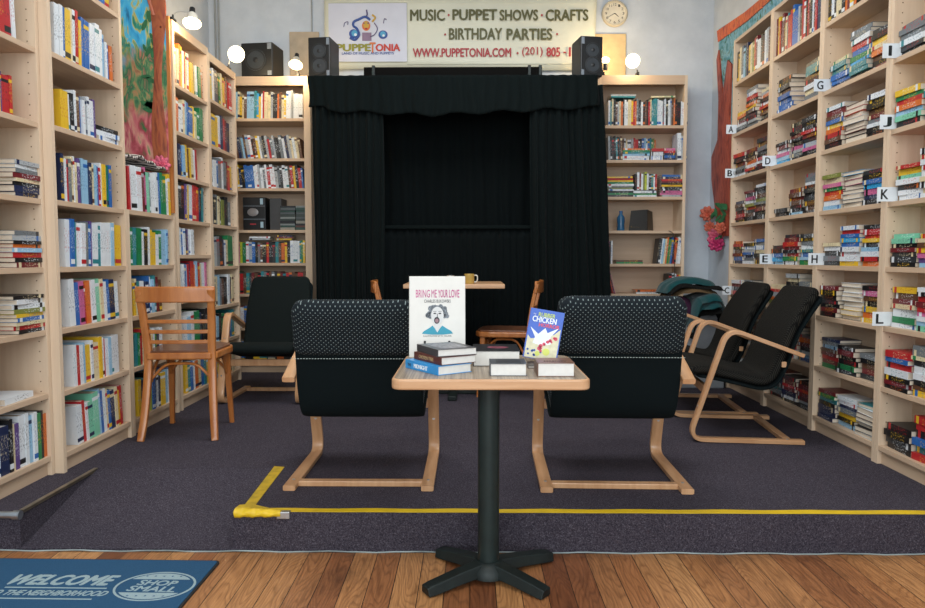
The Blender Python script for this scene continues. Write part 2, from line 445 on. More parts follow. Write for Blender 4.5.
RZL, RZR = PI / 2, -PI / 2
FL, FR = -1.84, 1.935
yL = [2.66, 3.10, 3.76, 4.375, 5.0, 5.575]
DL = 0.30
bookcase('tall birch bookcase at the far left, nearest the viewer', (FL - 0.04, yL[0], P), RZL, yL[1] - yL[0] - 0.002, 0.28, LEV, 2.76)
bookcase('tall birch bookcase on the left wall before the painted board', (FL, yL[1], P), RZL, yL[2] - yL[1] - 0.002, DL, LEV, 2.76)
bookcase('low birch bookcase on the left wall below the painted board', (FL, yL[2], P), RZL, yL[3] - yL[2] - 0.004, DL, LEV[:4], 1.392)
L4 = [0.245, 0.53, 0.862, 1.152, 1.378, 1.655, 1.93, 2.222]
L5 = [0.245, 0.52, 0.78, 1.07, 1.375, 1.645, 1.935, 2.262]
bookcase('tall birch bookcase right behind the painted board, under a clamp lamp', (FL, yL[3] + 0.03, P), RZL, yL[4] - yL[3] - 0.032, DL, L4, 2.60, rail=.03)
bookcase('birch bookcase in the back left corner, against the back wall shelves', (FL, yL[4], P), RZL, yL[5] - yL[4], DL, L5, 2.575, rail=.03)
RYB = 5.9
L6 = [0.25, 0.54, 0.828, 1.09, 1.366, 1.715, 1.962, 2.292]
bookcase('back wall bookcase left of the puppet stage, below the big speaker', (-2.13, RYB, P), 0, 0.80, 0.28, L6, 2.635, str_=0.055, holes=False, rail=.05)
L7 = [0.25, 0.54, 0.83, 1.083, 1.36, 1.641, 1.945, 2.228]
bookcase('back wall bookcase right of the puppet stage, beside the blankets', (0.985, RYB, P), 0, 0.81, 0.28, L7, 2.635, stl=0.10, holes=False, rail=.05)
DR = 0.163
yR = [5.27, 4.61, 3.955, 3.315, 2.68]      # far -> near
rn = ['right wall bookcase farthest from the viewer, beside the mural', 'right wall bookcase second from the far end, behind two lounge chairs',
      'right wall bookcase third from the far end, between signs G and J', 'right wall bookcase nearest the viewer, cut off by the photo edge']
for i in range(4):
    bookcase(rn[i], (FR, yR[i], P), RZR, yR[i] - yR[i + 1] - 0.002, DR, LEV, 2.72)

# ------------------------------------------------------------------ books
PAL = {'w': ('white', '#d8dde0'), 'c': ('cream', '#d6c8a2'), 'y': ('yellow', '#dcb32c'), 'r': ('red', '#b3262a'), 'k': ('black', '#17181b'),
       'b': ('blue', '#2a63a8'), 'n': ('navy', '#1e2a4c'), 'g': ('green', '#1f7a48'), 't': ('teal', '#2b7e86'), 'o': ('orange', '#cf6a2a'),
       'p': ('purple', '#5d467f'), 'm': ('pink', '#c0628d'), 'e': ('grey', '#6d7478'), 'u': ('brown', '#5e3f2c'), 'l': ('pale blue', '#8fb8d2'),
       'd': ('dark red', '#6c1f26'), 'v': ('olive', '#79803c'), 'a': ('mint green', '#79c0a0'), 's': ('lime', '#b7c23e'), 'i': ('silver', '#a6abad'),
       'h': ('charcoal', '#2e3134'), 'q': ('bright blue', '#2f9bd0')}
def covmat(c): return plain('cover_' + PAL[c][0].replace(' ', '_'), PAL[c][1], 0.4, 0, 0.12, 9)
def titlemat(c, a):
    key = 'title_%s_on_%s' % (PAL[a][0].replace(' ', '_'), PAL[c][0].replace(' ', '_'))
    if key in MATS: return MATS[key]
    t = NT(key)
    v = t.noise(t.coords('Object', (200, 200, 95)), 1.0, 1, 0.3)
    ca, cb = lin(PAL[c][1]), lin(PAL[a][1]); cm_ = tuple(x * .48 + y * .52 for x, y in zip(ca, cb))
    t.link(t.mix(t.math('GREATER_THAN', v, 0.585), ca, cm_), t.b.inputs['Base Color'])
    t.b.inputs['Roughness'].default_value = 0.45
    MATS[key] = t.m; return t.m
CONTR = {'w': 'kbrtn', 'c': 'knrug', 'y': 'krbw', 'r': 'wykc', 'k': 'wwcyro', 'b': 'wwyc', 'n': 'wcyi', 'g': 'wcyk', 't': 'wcky', 'o': 'kwwn', 'p': 'wwyc',
         'm': 'wkcn', 'e': 'wkcr', 'u': 'cwyi', 'l': 'nwkb', 'd': 'wcyi', 'v': 'wkc', 'a': 'kwn', 's': 'kgb', 'i': 'kbn', 'h': 'wirc', 'q': 'wky'}

def book_geo(mb, s, M, off=0, parts=None):
    """book local: x thickness (0..t), y depth spine at 0, z height. material slots: off+0 cover, +1 pages, +2 accent, +3 title"""
    t, d, h = s['t'], s['d'], s['h']; c = 0.0016 if t > 0.012 else 0.001; e = 0.003
    if parts != 'pages':
        a, b = s['bands']; zs = [0, h * 0.06, h * 0.06 + h * 0.10 * a, h * (0.30), h * 0.82, h * (0.82 + 0.08 * b), h]
        zs = sorted(zs)
        slots = [0, 2 if a else 0, 0, 3, 2 if b else 0, 0]
        # spine, front strip by strip (slightly rounded), plus boards
        for i in range(6):
            if zs[i + 1] - zs[i] < 1e-5: continue
            mb.box(0.0, t, 0.0, 0.0022, zs[i], zs[i + 1], off + slots[i], M)
        mb.box(0, c, 0.0022, d, 0, h, off, M); mb.box(t - c, t, 0.0022, d, 0, h, off, M)
    if parts != 'cover':
        mb.box(c, t - c, 0.0022, d - e, e * 0.7, h - e * 0.7, off + 1, M)

SPECS = []
def spec(kind, M, t, d, h, col, label, group, cream=True):
    acc = random.choice(CONTR[col]); p = M @ Vector((t / 2, 0, h / 2))
    dist2 = p.x ** 2 + p.y ** 2
    if kind == 'book' and abs(p.x) > 1.7: area_ = t * abs(p.x) / p.y * h / p.y ** 2
    else: area_ = t * h / p.y ** 2
    s = dict(kind=kind, M=M, t=t, d=d, h=h, c=col, a=acc, label=label, group=group, size=area_, cream=cream, bands=(random.random() < .35, random.random() < .35), p=p)
    SPECS.append(s)

ORD = ['', 'first', 'second', 'third', 'fourth', 'fifth', 'sixth', 'seventh', 'eighth', 'ninth', 'tenth', '11th', '12th', '13th', '14th', '15th', '16th', '17th', '18th', '19th', '20th',
       '21st', '22nd', '23rd'] + ['%dth' % i for i in range(24, 31)] + ['31st', '32nd', '33rd'] + ['%dth' % i for i in range(34, 41)] + ['41st', '42nd', '43rd'] + ['%dth' % i for i in range(44, 60)]
def base_M(org, rz): return Matrix.Translation(org) @ Matrix.Rotation(rz, 4, 'Z')
def uprights(org, rz, x0, x1, z, cols, where, hmin=0.19, hmax=0.24, lean=0, depth=(0.14, 0.19), y=0.012, maxh=0.28, jit=0.012, kind='book', group=None, wts=None):
    """cols left->right; x0..x1 along the shelf in metres"""
    B = base_M((org[0], org[1], 0), rz)
    if lean == 0 and kind == 'book' and x1 - x0 < .62: lean = random.choice([0, 1.2, 2.2, -1.5, 3])
    ws = [(1.9 if ch.isupper() else 1.0) * random.uniform(0.75, 1.25) for ch in cols]
    la = math.radians(lean); x0 += max(0, math.sin(la)) * hmax; x1 -= max(0, -math.sin(la)) * hmax
    tot = sum(ws); x = x0
    unit = (x1 - x0) / tot
    for i, ch in enumerate(cols):
        slot = ws[i] * unit; t = max(0.007, min(0.06, (slot - 0.001) * math.cos(la)))
        h = min(maxh, random.uniform(hmin, hmax)); d = random.uniform(*depth); yy = y + random.uniform(0, jit)
        c = ch.lower()
        if la == 0: M = B @ Matrix.Translation((x, yy, z))
        elif la > 0: M = B @ Matrix.Translation((x, yy, z)) @ Matrix.Rotation(-la, 4, 'Y') 
        else: M = B @ Matrix.Translation((x + slot, yy, z)) @ Matrix.Rotation(-la, 4, 'Y') @ Matrix.Translation((-t, 0, 0))
        sz = 'tall ' if h > (hmin + hmax) / 2 + 0.25 * (hmax - hmin) else ''
        th = 'thick ' if t > 0.03 else ('thin ' if t < 0.012 else '')
        lab = '%s%s%s book, %s spine from left, %s' % (sz if not th else '', th, PAL[c][0], ORD[i + 1], where)
        spec(kind, M, t, d, h, c, lab, group or ('books on ' + where), cream=random.random() < .5)
        x += slot
def stack(org, rz, x0, z, cols, where, length=(0.165, 0.18), depth=(0.105, 0.125), th=(0.018, 0.032), y=0.008, jit=0.018, yaw=4, kind='paperback', maxz=None, which='', group=None, flip=None):
    """cols bottom->top lying books, spines out"""
    B = base_M((org[0], org[1], 0), rz); zz = z + 0.0005
    todo = []
    for ch in cols:
        big = ch.isupper(); t = random.uniform(*th) * (1.3 if big else 1)
        if maxz and zz + t > maxz - 0.004: break
        todo.append((ch, t, zz)); zz += t + 0.0006
    n = len(todo)
    for i, (ch, t, zc) in enumerate(todo):
        c = ch.lower(); L = random.uniform(*length); d = random.uniform(*depth); yy = y + random.uniform(0, jit)
        a = math.radians(random.uniform(-yaw, yaw))
        xx = x0 + random.uniform(-0.004, 0.004)
        # lying: book z(height)->+x along shelf, x(thickness)->up
        R = Matrix(((0, 0, 1, 0), (0, 1, 0, 0), (-1, 0, 0, 0), (0, 0, 0, 1)))   # x->-z, y->y, z->x
        if flip: a += PI
        M = B @ Matrix.Translation((xx + L / 2, yy + d / 2, zc)) @ Matrix.Rotation(a, 4, 'Z') @ Matrix.Translation((-L / 2, -d / 2, t)) @ R
        if n == 1: pos = 'lying alone'
        elif i == n - 1: pos = 'top of'
        elif i == 0: pos = 'bottom of'
        else: pos = '%s from bottom of' % ORD[i + 1]
        lab = '%s %s, %s %s stack, %s' % (PAL[c][0], kind, pos.replace(' from bottom of', ' up in'), which, where) if n > 1 else '%s %s lying flat %s, %s' % (PAL[c][0], kind, which, where)
        spec(kind, M, t, d, L, c, lab, group or ('piled books on ' + where), cream=True)
    return zz

def yl(px, x=1.855): return x * F / (470 - px)          # metres along the left wall
SH = ['bottom shelf', 'second shelf up', 'third shelf up', 'fourth shelf up', 'fifth shelf up', 'sixth shelf up', 'seventh shelf up', 'top shelf']
# --- left wall, bookcase 1 (nearest)
o1 = (FL - 0.04, yL[0]); w1 = 'nearest left bookcase'
def r1(a, b, lv, cols, **k): uprights(o1, RZL, (yl(a, 1.89) if a > -40 else 2.70) - yL[0], yl(b, 1.89) - yL[0], LEV[lv], cols, SH[lv] + ', ' + w1, **k)
r1(-41, 24, 6, 'cwlwkwrRw', hmin=.20, hmax=.25); r1(-41, 19, 5, 'cwycwcypRr', hmin=.15, hmax=.175)
stack(o1, RZL, 0.245, LEV[4], 'nNkcdewi', SH[4] + ', ' + w1, (0.18, 0.20), (0.22, 0.25), (0.014, 0.022), kind='book', maxz=1.66, which='front', y=0.002, jit=.01)
stack(o1, RZL, 0.225, LEV[3], 'dkRlokie', SH[3] + ', ' + w1, (0.18, 0.20), (0.19, 0.22), (0.014, 0.022), kind='book', maxz=1.36, which='front', y=0.002, jit=.01)
stack(o1, RZL, 0.215, LEV[2], 'krcbyvwwk', SH[2] + ', ' + w1, (0.19, 0.21), (0.19, 0.22), (0.015, 0.021), kind='book', maxz=1.07, which='front', y=0.002, jit=.01)
stack(o1, RZL, 0.14, LEV[1], 'w', SH[1] + ', ' + w1, (0.2, 0.21), (0.19, 0.22), (0.024, 0.026), kind='book', which='by itself')
uprights(o1, RZL, 0.045, 0.085, LEV[1], 'dD', SH[1] + ', ' + w1, hmin=.21, hmax=.23)
r1(-41, 46, 0, 'ckwNkcpWwlwgkOoc', hmin=.19, hmax=.225)
# --- bookcase 2
o2 = (FL, yL[1]); w2 = 'second left bookcase'
def r2(a, b, lv, cols, **k): uprights(o2, RZL, yl(a) - yL[1], yl(b) - yL[1], LEV[lv], cols, SH[lv] + ', ' + w2, **k)
r2(66, 118, 7, 'wcbrwpwpBy', hmin=.18, hmax=.2)
r2(62, 111, 6, 'WwbYcwrybBWWWl', hmin=.22, hmax=.26); r2(111, 118, 6, 'wbo', hmin=.18, hmax=.21)
r2(64, 99, 5, 'yYwkwubwiwWp', hmin=.16, hmax=.20)
stack(o2, RZL, 0.42, LEV[5], 'wWk', SH[5] + ', ' + w2, (0.2, 0.22), (0.24, 0.27), (0.018, 0.028), kind='book', which='right')
r2(64, 113, 4, 'nwrecwcpnlLnrclbrwYtgb', hmin=.19, hmax=.22)
r2(65, 121, 3, 'WbtwWebpWtWwwlcY', hmin=.20, hmax=.23)
r2(66, 118, 2, 'WbmrOwAcwbNw', hmin=.19, hmax=.22, lean=3)
r2(68, 116, 1, 'wrwlYwCywrwlwW', hmin=.175, hmax=.21)
r2(69, 118, 0, 'WrwAAlbwcbNcyr', hmin=.18, hmax=.235, lean=4)
# --- bookcase 3 (low), with books on top
o3 = (FL, yL[2]); w3 = 'low bookcase below painting'
def r3(a, b, z, nm, cols, **k): uprights(o3, RZL, yl(a) - yL[2], yl(b) - yL[2], z, cols, nm + ' ' + w3, **k)
r3(130, 172, 1.392, 'top of', 'rWWdmaeWwwbgGwy', hmin=.22, hmax=.26, maxh=.26)
r3(130, 168, LEV[3], 'fourth shelf up,', 'gtGwkwyYwgLl', hmin=.18, hmax=.22)
r3(131, 160, LEV[2], 'third shelf up,', 'yctWnbwltdu', hmin=.18, hmax=.22)
r3(132, 160, LEV[1], 'second shelf up,', 'tgrcyycwgnw', hmin=.17, hmax=.21)
r3(133, 172, LEV[0], 'bottom shelf,', 'yntwysbkwnYlwbrg', hmin=.18, hmax=.21)
# --- bookcase 4
o4 = (FL, yL[3] + 0.03); w4 = 'tall bookcase behind painting'
def r4(a, b, i, cols, **k): uprights(o4, RZL, yl(a) - yL[3] - 0.03, yl(b) - yL[3] - 0.03, L4[i], cols, SH[i] + ', ' + w4, **k)
r4(179, 193, 7, 'wcoywrcw', hmin=.22, hmax=.27); r4(193, 206, 7, 'yYkcwgGo', hmin=.20, hmax=.22)
r4(179, 206, 6, 'owwclbBycgG', hmin=.18, hmax=.23); r4(180, 200, 5, 'nblyuycwr', hmin=.19, hmax=.22)
uprights(o4, RZL, yl(179) - yL[3] - 0.03, yl(206) - yL[3] - 0.03, L4[4], 'KKpwyWRrnkti', SH[4] + ', ' + w4, hmin=.225, hmax=.248, maxh=.248)
r4(180, 195, 3, 'wbwnpwWw', hmin=.16, hmax=.175, maxh=.19); r4(180, 206, 2, 'wwblrnRolbrcWm', hmin=.22, hmax=.25, maxh=.26)
r4(182, 206, 1, 'wlwggnkk', hmin=.2, hmax=.25); r4(182, 206, 0, 'ytbwocbty', hmin=.18, hmax=.22)
# --- bookcase 5
o5 = (FL, yL[4]); w5 = 'left corner bookcase'
def r5(a, b, i, cols, **k): uprights(o5, RZL, yl(a) - yL[4], yl(b) - yL[4], L5[i], cols, SH[i] + ', ' + w5, **k)
r5(212, 235, 7, 'cywenkgcyourR', hmin=.20, hmax=.24); r5(212, 233, 6, 'cYywnrdN', hmin=.22, hmax=.26)
r5(212, 234, 5, 'kwbewedry', hmin=.19, hmax=.235); r5(212, 232, 4, 'ikeckvhKe', hmin=.18, hmax=.22)
r5(212, 233, 3, 'cieknwcGg', hmin=.19, hmax=.24); r5(212, 233, 2, 'ecleukiwkc', hmin=.18, hmax=.23)
r5(212, 233, 1, 'wlkgcrbt', hmin=.18, hmax=.22); r5(212, 233, 0, 'bytwgoc', hmin=.18, hmax=.22)
# --- back left bookcase
o6 = (-2.13, RYB); w6 = 'bookcase left of the stage'
def xb(px): return (px - 470) / F * (RYB + 0.01)
def r6(a, b, i, cols, **k): uprights(o6, 0, xb(a) + 2.13, xb(b) + 2.13, L6[i], cols, SH[i] + ', ' + w6, **k)
r6(222, 295, 7, 'wbckeewlcycuLLtqywrCcikkoucywwi', hmin=.18, hmax=.235, maxh=.24); r6(295, 305, 7, 'Ww', hmin=.2, hmax=.21)
r6(222, 304, 6, 'kwbeluneluiwkuywekireihkewnicwcu', hmin=.16, hmax=.20, lean=9); r6(222, 305, 5, 'nkewkwynkbBbwwiwewrwwiehwwurykrb', hmin=.165, hmax=.20, lean=5)
r6(222, 290, 3, 'kblpymsgwibkeukrkhtuoyk', hmin=.165, hmax=.18); r6(290, 305, 3, 'WWwtgy', hmin=.18, hmax=.19)
r6(222, 305, 2, 'kwltgeruthdukteruehudtrouurru', hmin=.17, hmax=.19); r6(222, 305, 1, 'krwbgetuokwbr', hmin=.17, hmax=.2); r6(222, 305, 0, 'rwbkyteoknw', hmin=.17, hmax=.2)
stack(o6, 0, xb(249) + 2.13, L6[3] + .192, 'iw', 'resting on books of ' + w6, (.17, .18), (.12, .14), (.012, .016), kind='book', which='left')
stack(o6, 0, xb(276) + 2.13, L6[3] + .192, 'ydn', 'resting on books of ' + w6, (.13, .14), (.12, .14), (.012, .016), kind='book', which='right')
# --- back right bookcase
o7 = (0.985, RYB); w7 = 'bookcase right of the stage'
def r7(a, b, i, cols, **k): uprights(o7, 0, xb(a) - 0.985, xb(b) - 0.985, L7[i], cols, SH[i] + ', ' + w7, **k)
r7(606, 684, 7, 'wtckuicokwwCyroekwkukrctTwwwewkwiuokKwWc', hmin=.19, hmax=.225, maxh=.225)
stack(o7, 0, xb(608) - 0.985, L7[7] + .228, 'ti', 'resting on books of ' + w7, (.2, .21), (.14, .15), (.012, .016), kind='book', which='left')
stack(o7, 0, xb(648) - 0.985, L7[7] + .228, 'c', 'resting on books of ' + w7, (.19, .2), (.14, .15), (.012, .014), kind='book', which='on the right')
r7(606, 621, 6, 'ikhktkhu', hmin=.18, hmax=.20)
stack(o7, 0, xb(621) - 0.985, L7[6], 'wWltgo', SH[6] + ', ' + w7, (.215, .225), (.12, .13), (.013, .018), kind='book', which='left', jit=.01)
stack(o7, 0, xb(649) - 0.985, L7[6], 'WWr', SH[6] + ', ' + w7, (.09, .10), (.14, .15), (.024, .028), kind='book', which='middle')
stack(o7, 0, xb(661.5) - 0.985, L7[6], 'nbnrm', SH[6] + ', ' + w7, (.09, .095), (.14, .15), (.016, .02), kind='book', which='right')
r7(674, 684, 6, 'WiB', hmin=.2, hmax=.23)
r7(622, 658, 6, 'kuwcWirRkkblwbtgvo', hmin=.19, hmax=.21, y=.165, depth=(.085, .09), lean=0.01)
stack(o7, 0, xb(606) - 0.985, L7[5], 'hgkwvewgyry', SH[5] + ', ' + w7, (.21, .225), (.14, .16), (.012, .018), kind='book', which='left')
stack(o7, 0, xb(632) - 0.985, L7[5], 'wgW', SH[5] + ', ' + w7, (.19, .195), (.14, .16), (.013, .0165), kind='book', which='middle')
uprights(o7, 0, xb(633) - .985, xb(655) - .985, L7[5] + .058, 'kwdwvswktwr', SH[5] + ', ' + w7, hmin=.13, hmax=.15, y=.012, depth=(.1, .11), lean=.01)
stack(o7, 0, xb(659) - 0.985, L7[5], 'immkkykdrnb', SH[5] + ', ' + w7, (.19, .2), (.14, .16), (.012, .018), kind='book', which='right')
r7(606, 612, 3, 'dmkw', hmin=.18, hmax=.2)
stack(o7, 0, xb(616) - 0.985, L7[3], 'gu', SH[3] + ', ' + w7, (.22, .23), (.14, .16), (.014, .016), kind='book', which='left')
r7(656, 682, 3, 'khwlcogvbnrowW', hmin=.2, hmax=.225, lean=-6)
r7(607, 615, 2, 'rgkm', hmin=.19, hmax=.21, lean=14)
stack(o7, 0, xb(636) - 0.985, L7[2], 'wo', SH[2] + ', ' + w7, (.22, .23), (.14, .16), (.014, .016), kind='book', which='middle')
r7(668, 683, 2, 'kiwryk', hmin=.16, hmax=.18)
# --- right wall (lettered bookcases)
RW = ['farthest right bookcase', 'second right bookcase', 'third right bookcase', 'nearest right bookcase']
def rs(u, lv, stacks, n0=0, x=(0.045, 0.24, 0.436), names=('far', 'middle', 'near'), **k):
    for j, cols in enumerate(stacks):
        if not cols: continue
        fl_ = cols[0] == '~'; cols = cols.lstrip('~'); top_ = (LEV + [2.69])[lv + 1] - 0.03; frac = random.uniform(.58, .95) if j else random.uniform(.5, .85)
        kk = dict(length=(0.165, 0.182), depth=(0.108, 0.13), th=(0.0165, 0.029)); kk.update(k)
        stack((FR, yR[u]), RZR, x[j], LEV[lv], cols, '%s, %s' % (SH[lv], RW[u]), maxz=LEV[lv] + (top_ - LEV[lv]) * frac, which=names[j], flip=fl_, y=random.choice([.004, .012, .022]), **kk)
def ru(u, lv, a, b, cols, **k):
    kk = dict(depth=(0.12, 0.14), group=None); kk.update(k)
    uprights((FR, yR[u]), RZR, a, b, LEV[lv], cols, SH[lv] + ', ' + RW[u], kind='paperback', **kk)
ru(0, 7, .03, .62, 'kyceltnuycvrdWkkwiur', hmin=.20, hmax=.24, jit=.006); ru(1, 7, .03, .62, 'dyrkductRrbBiurwkrdkwkrNn', hmin=.20, hmax=.25, jit=.006)
ru(2, 7, .03, .30, 'kwkcckodyk', hmin=.17, hmax=.21, jit=.006); ru(3, 7, .03, .55, 'krwbcykdwn', hmin=.18, hmax=.22, jit=.006)
rs(0, 6, ('kewdhoyicr', 'eikhuyokrwe', 'khudrwkoicdy')); rs(0, 5, ('wkedkhr', 'krwoukdr', 'kdwrkheuh')); rs(0, 4, ('kdrkhunuro', 'kuhrvwmhde', 'khduevuhkw'))
rs(0, 3, ('nbdukroeh', 'wenbiwk', 'kuhcweb')); rs(0, 2, ('kurhdw', 'wkhdcwe', 'vgukh')); rs(0, 1, ('kurhdw', 'wkhduow', 'euhkrd')); rs(0, 0, ('kudrhwe', 'wkuhde', 'ekrdh'))
rs(1, 6, ('bbbbuhkkke', '', 'ecwkutth'), th=(.022, .030)); rs(1, 5, ('qlmwdk', 'keimkkdkhk', 'kmihdrkkhd')); rs(1, 4, ('kh', 'lkhududlqlc', 'kuuhkhkwee'))
rs(1, 3, ('lqbkhurk', 'wgrkdrdhckek', 'glbtwekhgh')); rs(1, 2, ('hvoirchkud', 'rwkuewkci', 'wtgwikuem')); rs(1, 1, ('rumewok', 'wlrodmkh', 'blwkdoer')); rs(1, 0, ('kethnkdkuw', 'kwNdrdhkwww', 'kihdrdknk'))
rs(2, 6, ('nbbttcew', 'httqgbrwee', 'dkuocykhkkehk'), n0=0); rs(2, 5, ('kuroybudwlls', '~khdeworudukw', 'kkwedukkweowi')); rs(2, 4, ('lworgmcvduyvdm', '~wkwnumuqaww', 'knmqbkhukehwo'))
rs(2, 3, ('hekwchurdwuknn', 'ywwwbqbrwkwewknw', 'orwlkyrrktewuw')); rs(2, 2, ('kdkhkkddgu', '~kywwwwwww', 'yoykumkdkcrb')); rs(2, 1, ('gdrdulenkdbk', 'hgkkdkkwuk', 'hdukewbkiu')); rs(2, 0, ('nnnktgdk', 'lkyenww', '~ikheuwtr'))
rs(3, 6, ('khWeEe', 'nkhwetk', 'tbwkr'), x=(0.03, 0.24, 0.44)); rs(3, 5, ('kalorgywbyhkhrcu', 'bkwatkrdoky', 'tbwkroyk')); rs(3, 4, ('wwkwayrrmmqkakyy', 'wcwcwwwcw', 'krwbyotkw'))
rs(3, 3, ('khhdkaavuy', 'lpmyucysyt', 'krwyotmk')); rs(3, 2, ('wgWcduysppwcwk', 'alwmrdrkwkwkw', 'kybrwotk')); rs(3, 1, ('kdkWrbRbao', 'yukwWhceeu', 'krwbyotk'), length=(.17, .2)); rs(3, 0, ('khkkdKcE', 'rtbkrRwo', 'krwbyotk'), th=(.024, .036), length=(.18, .2))

def make_book(s, parts):
    cm, pm_, am = covmat(s['c']), (M_pages if s['cream'] else M_pagesw), covmat(s['a']); tm_ = titlemat(s['c'], s['a'])
    nm = 'paperback' if s['kind'] == 'paperback' else 'book'; cat = nm
    if parts:
        root = bpy.data.objects.new(nm, None); COL.objects.link(root); root.matrix_world = s['M']; root.empty_display_size = .05
        a = MB(); book_geo(a, s, None, parts='cover'); a.build('cover', [cm, pm_, am, tm_], root)
        a = MB(); book_geo(a, s, None, parts='pages'); a.build('page_block', [cm, pm_], root)
    else:
        a = MB(); book_geo(a, s, None); root = a.build(nm, [cm, pm_, am, tm_]); root.matrix_world = s['M']
    return tag(root, s['label'], cat, s['group'])
def in_view(s):
    p = s['p']; px = 470 + p.x / p.y * F
    return -30 < px < 950
seen = {}
for kind, nparts in (('book', 110), ('paperback', 140)):
    L = sorted([s for s in SPECS if s['kind'] == kind and in_view(s)], key=lambda s: -s['size'])
    for i, s in enumerate(L[:300]):
        if s['label'] in seen: print('DUP', s['label'])
        seen[s['label']] = 1
        make_book(s, i < nparts)
    rest = L[300:]
    print('KIND', kind, len(L))
    if rest:
        mb = MB(); mats = []; idx = {}
        for s in rest:
            ms = [covmat(s['c']), (M_pages if s['cream'] else M_pagesw), covmat(s['a']), titlemat(s['c'], s['a'])]
            for m in ms:
                if m.name not in idx: idx[m.name] = len(mats); mats.append(m)
            k0 = len(mb.mi); book_geo(mb, s, s['M'])
            for k in range(k0, len(mb.mi)): mb.mi[k] = idx[ms[mb.mi[k]].name]
        o = mb.build('farther_' + kind + 's', mats)
        tag(o, 'the smaller, more distant shelved books on the left and back bookcases' if kind == 'book' else 'the smaller, more distant paperbacks piled on the right wall shelves', kind + 's', None, 'stuff')

# ------------------------------------------------------------------ shelf signs
def sign(letter, div, z, near):
    y = yR[div] - (0.0 if div else -0.0)
    t = thing('shelf_sign', 'white shelf sign with the black letter %s on the right wall' % letter, 'sign', (FR - 0.052, y - 0.030, z), 0, 'letter signs on the right wall')
    cd_ = MB().box(0, 0.095, -0.001, 0.001, 0, 0.066).build('card', M_white, t)
    text(letter, 0.032 if letter != 'I' else 0.010, 0.044, M_black, cd_, Matrix.Translation((0.034, -0.0012, 0.033)) @ Matrix.Rotation(PI / 2, 4, 'X'), 'lettering', bold=0.02)
for a in (('A', 0, LEV[6]), ('B', 0, LEV[5]), ('C', 0, LEV[2]), ('D', 1, LEV[5]), ('E', 1, LEV[3]), ('G', 2, LEV[6]), ('H', 2, LEV[3]), ('I', 3, LEV[6]), ('J', 3, LEV[5]), ('K', 3, LEV[4]), ('L', 3, LEV[2])):
    sign(a[0], a[1], a[2] + (0.002 if a[0] != 'C' else .045), 0)

# ------------------------------------------------------------------ puppet stage
def pleat(x0, x1, z0, z1, n, amp, y=0.0, seed=1, flare=0, bottom=None, rows=14, M=None, cols_per=7, taperfun=None):
    rnd = random.Random(seed); ph = [rnd.uniform(-0.8, 0.8) for _ in range(n + 2)]
    nc = n * cols_per; vs = []; fs = []
    for j in range(rows + 1):
        v = j / rows
        for i in range(nc + 1):
            u = i / nc; k = int(u * n)
            f = u * n; p = ph[k] * (1 - (f - k)) + ph[k + 1] * (f - k)
            zb = z0 + (bottom(u) if bottom else 0)
            z = zb + (z1 - zb) * v
            x = x0 + (x1 - x0) * u + flare * (1 - v) * (u - 0.0) + 0.008 * math.sin(5 * v + k)
            yy = y + amp * (0.55 + 0.45 * (1 - v)) * math.sin(2 * PI * f + p * (1.5 - v)) + 0.3 * amp * math.sin(2 * PI * f * 0.37 + 2 * v)
            vs.append((x, yy, z))
    for j in range(rows):
        for i in range(nc):
            a = j * (nc + 1) + i; fs.append((a, a + 1, a + nc + 2, a + nc + 1))
    mb = MB(); mb.add(vs, fs, 0, M); return mb
def cloth(mb, name, mat, parent, th=0.006):
    o = mb.build(name, mat, parent, smooth=True)
    s = o.modifiers.new('solid', 'SOLIDIFY'); s.thickness = th; s.offset = 0
    return o
YS = 5.42
st = thing('puppet_stage', 'tall black curtained puppet stage against the back wall', 'puppet stage', (-0.13, YS, P))
xs = lambda px, d=YS: (px - 470) / F * d + 0.13
zt = 2.508 - P
cloth(pleat(xs(312), xs(595), 2.24 - P, zt, 26, 0.011, -0.035, 3, bottom=lambda u: (-0.03 + 0.10 * abs(u - .42) + 0.012 * math.sin(u * 40) + (0.02 if u < .06 else 0))), 'valance', M_velvet, st)
cloth(pleat(xs(315), xs(384), 0.02, 2.40 - P, 11, 0.022, 0.0, 5, flare=0.0), 'curtain', M_velvet, st)
cloth(pleat(xs(530), xs(599), 0.02, 2.44 - P, 10, 0.026, 0.0, 9, flare=0.13), 'curtain', M_velvet, st)
cloth(pleat(xs(378), xs(540), 0.02, 1.36 - P, 22, 0.010, 0.10, 11), 'lower_curtain', M_backcloth, st)
cloth(pleat(xs(378), xs(540), 1.30 - P, 2.42 - P, 12, 0.014, 0.40, 13), 'backdrop', M_backcloth, st)
MB().box(xs(380), xs(536), 0.07, 0.40, 1.36 - P, 1.385 - P).build('play_board', M_velvet, st, bevel=0.003)
fr = MB()
for x in (xs(318), xs(590)):
    fr.box(x - 0.02, x + 0.02, 0.03, 0.07, 0, zt - 0.01); fr.box(x - 0.02, x + 0.02, 0.41, 0.45, 0, zt - 0.01)
    fr.box(x - 0.02, x + 0.02, 0.03, 0.45, zt - 0.05, zt - 0.01)
fr.box(xs(318), xs(590), 0.03, 0.07, zt - 0.05, zt - 0.01); fr.box(xs(318), xs(590), 0.41, 0.45, zt - 0.05, zt - 0.01)
fr.build('frame', plain('black_stained_wood', '#120f0e', 0.6), st)
MB().box(xs(312), xs(595), -0.01, 0.46, zt - 0.008, zt + 0.004).build('stage_top', M_velvet, st)
for x0, x1 in ((314, 345), (545, 572)):
    pass

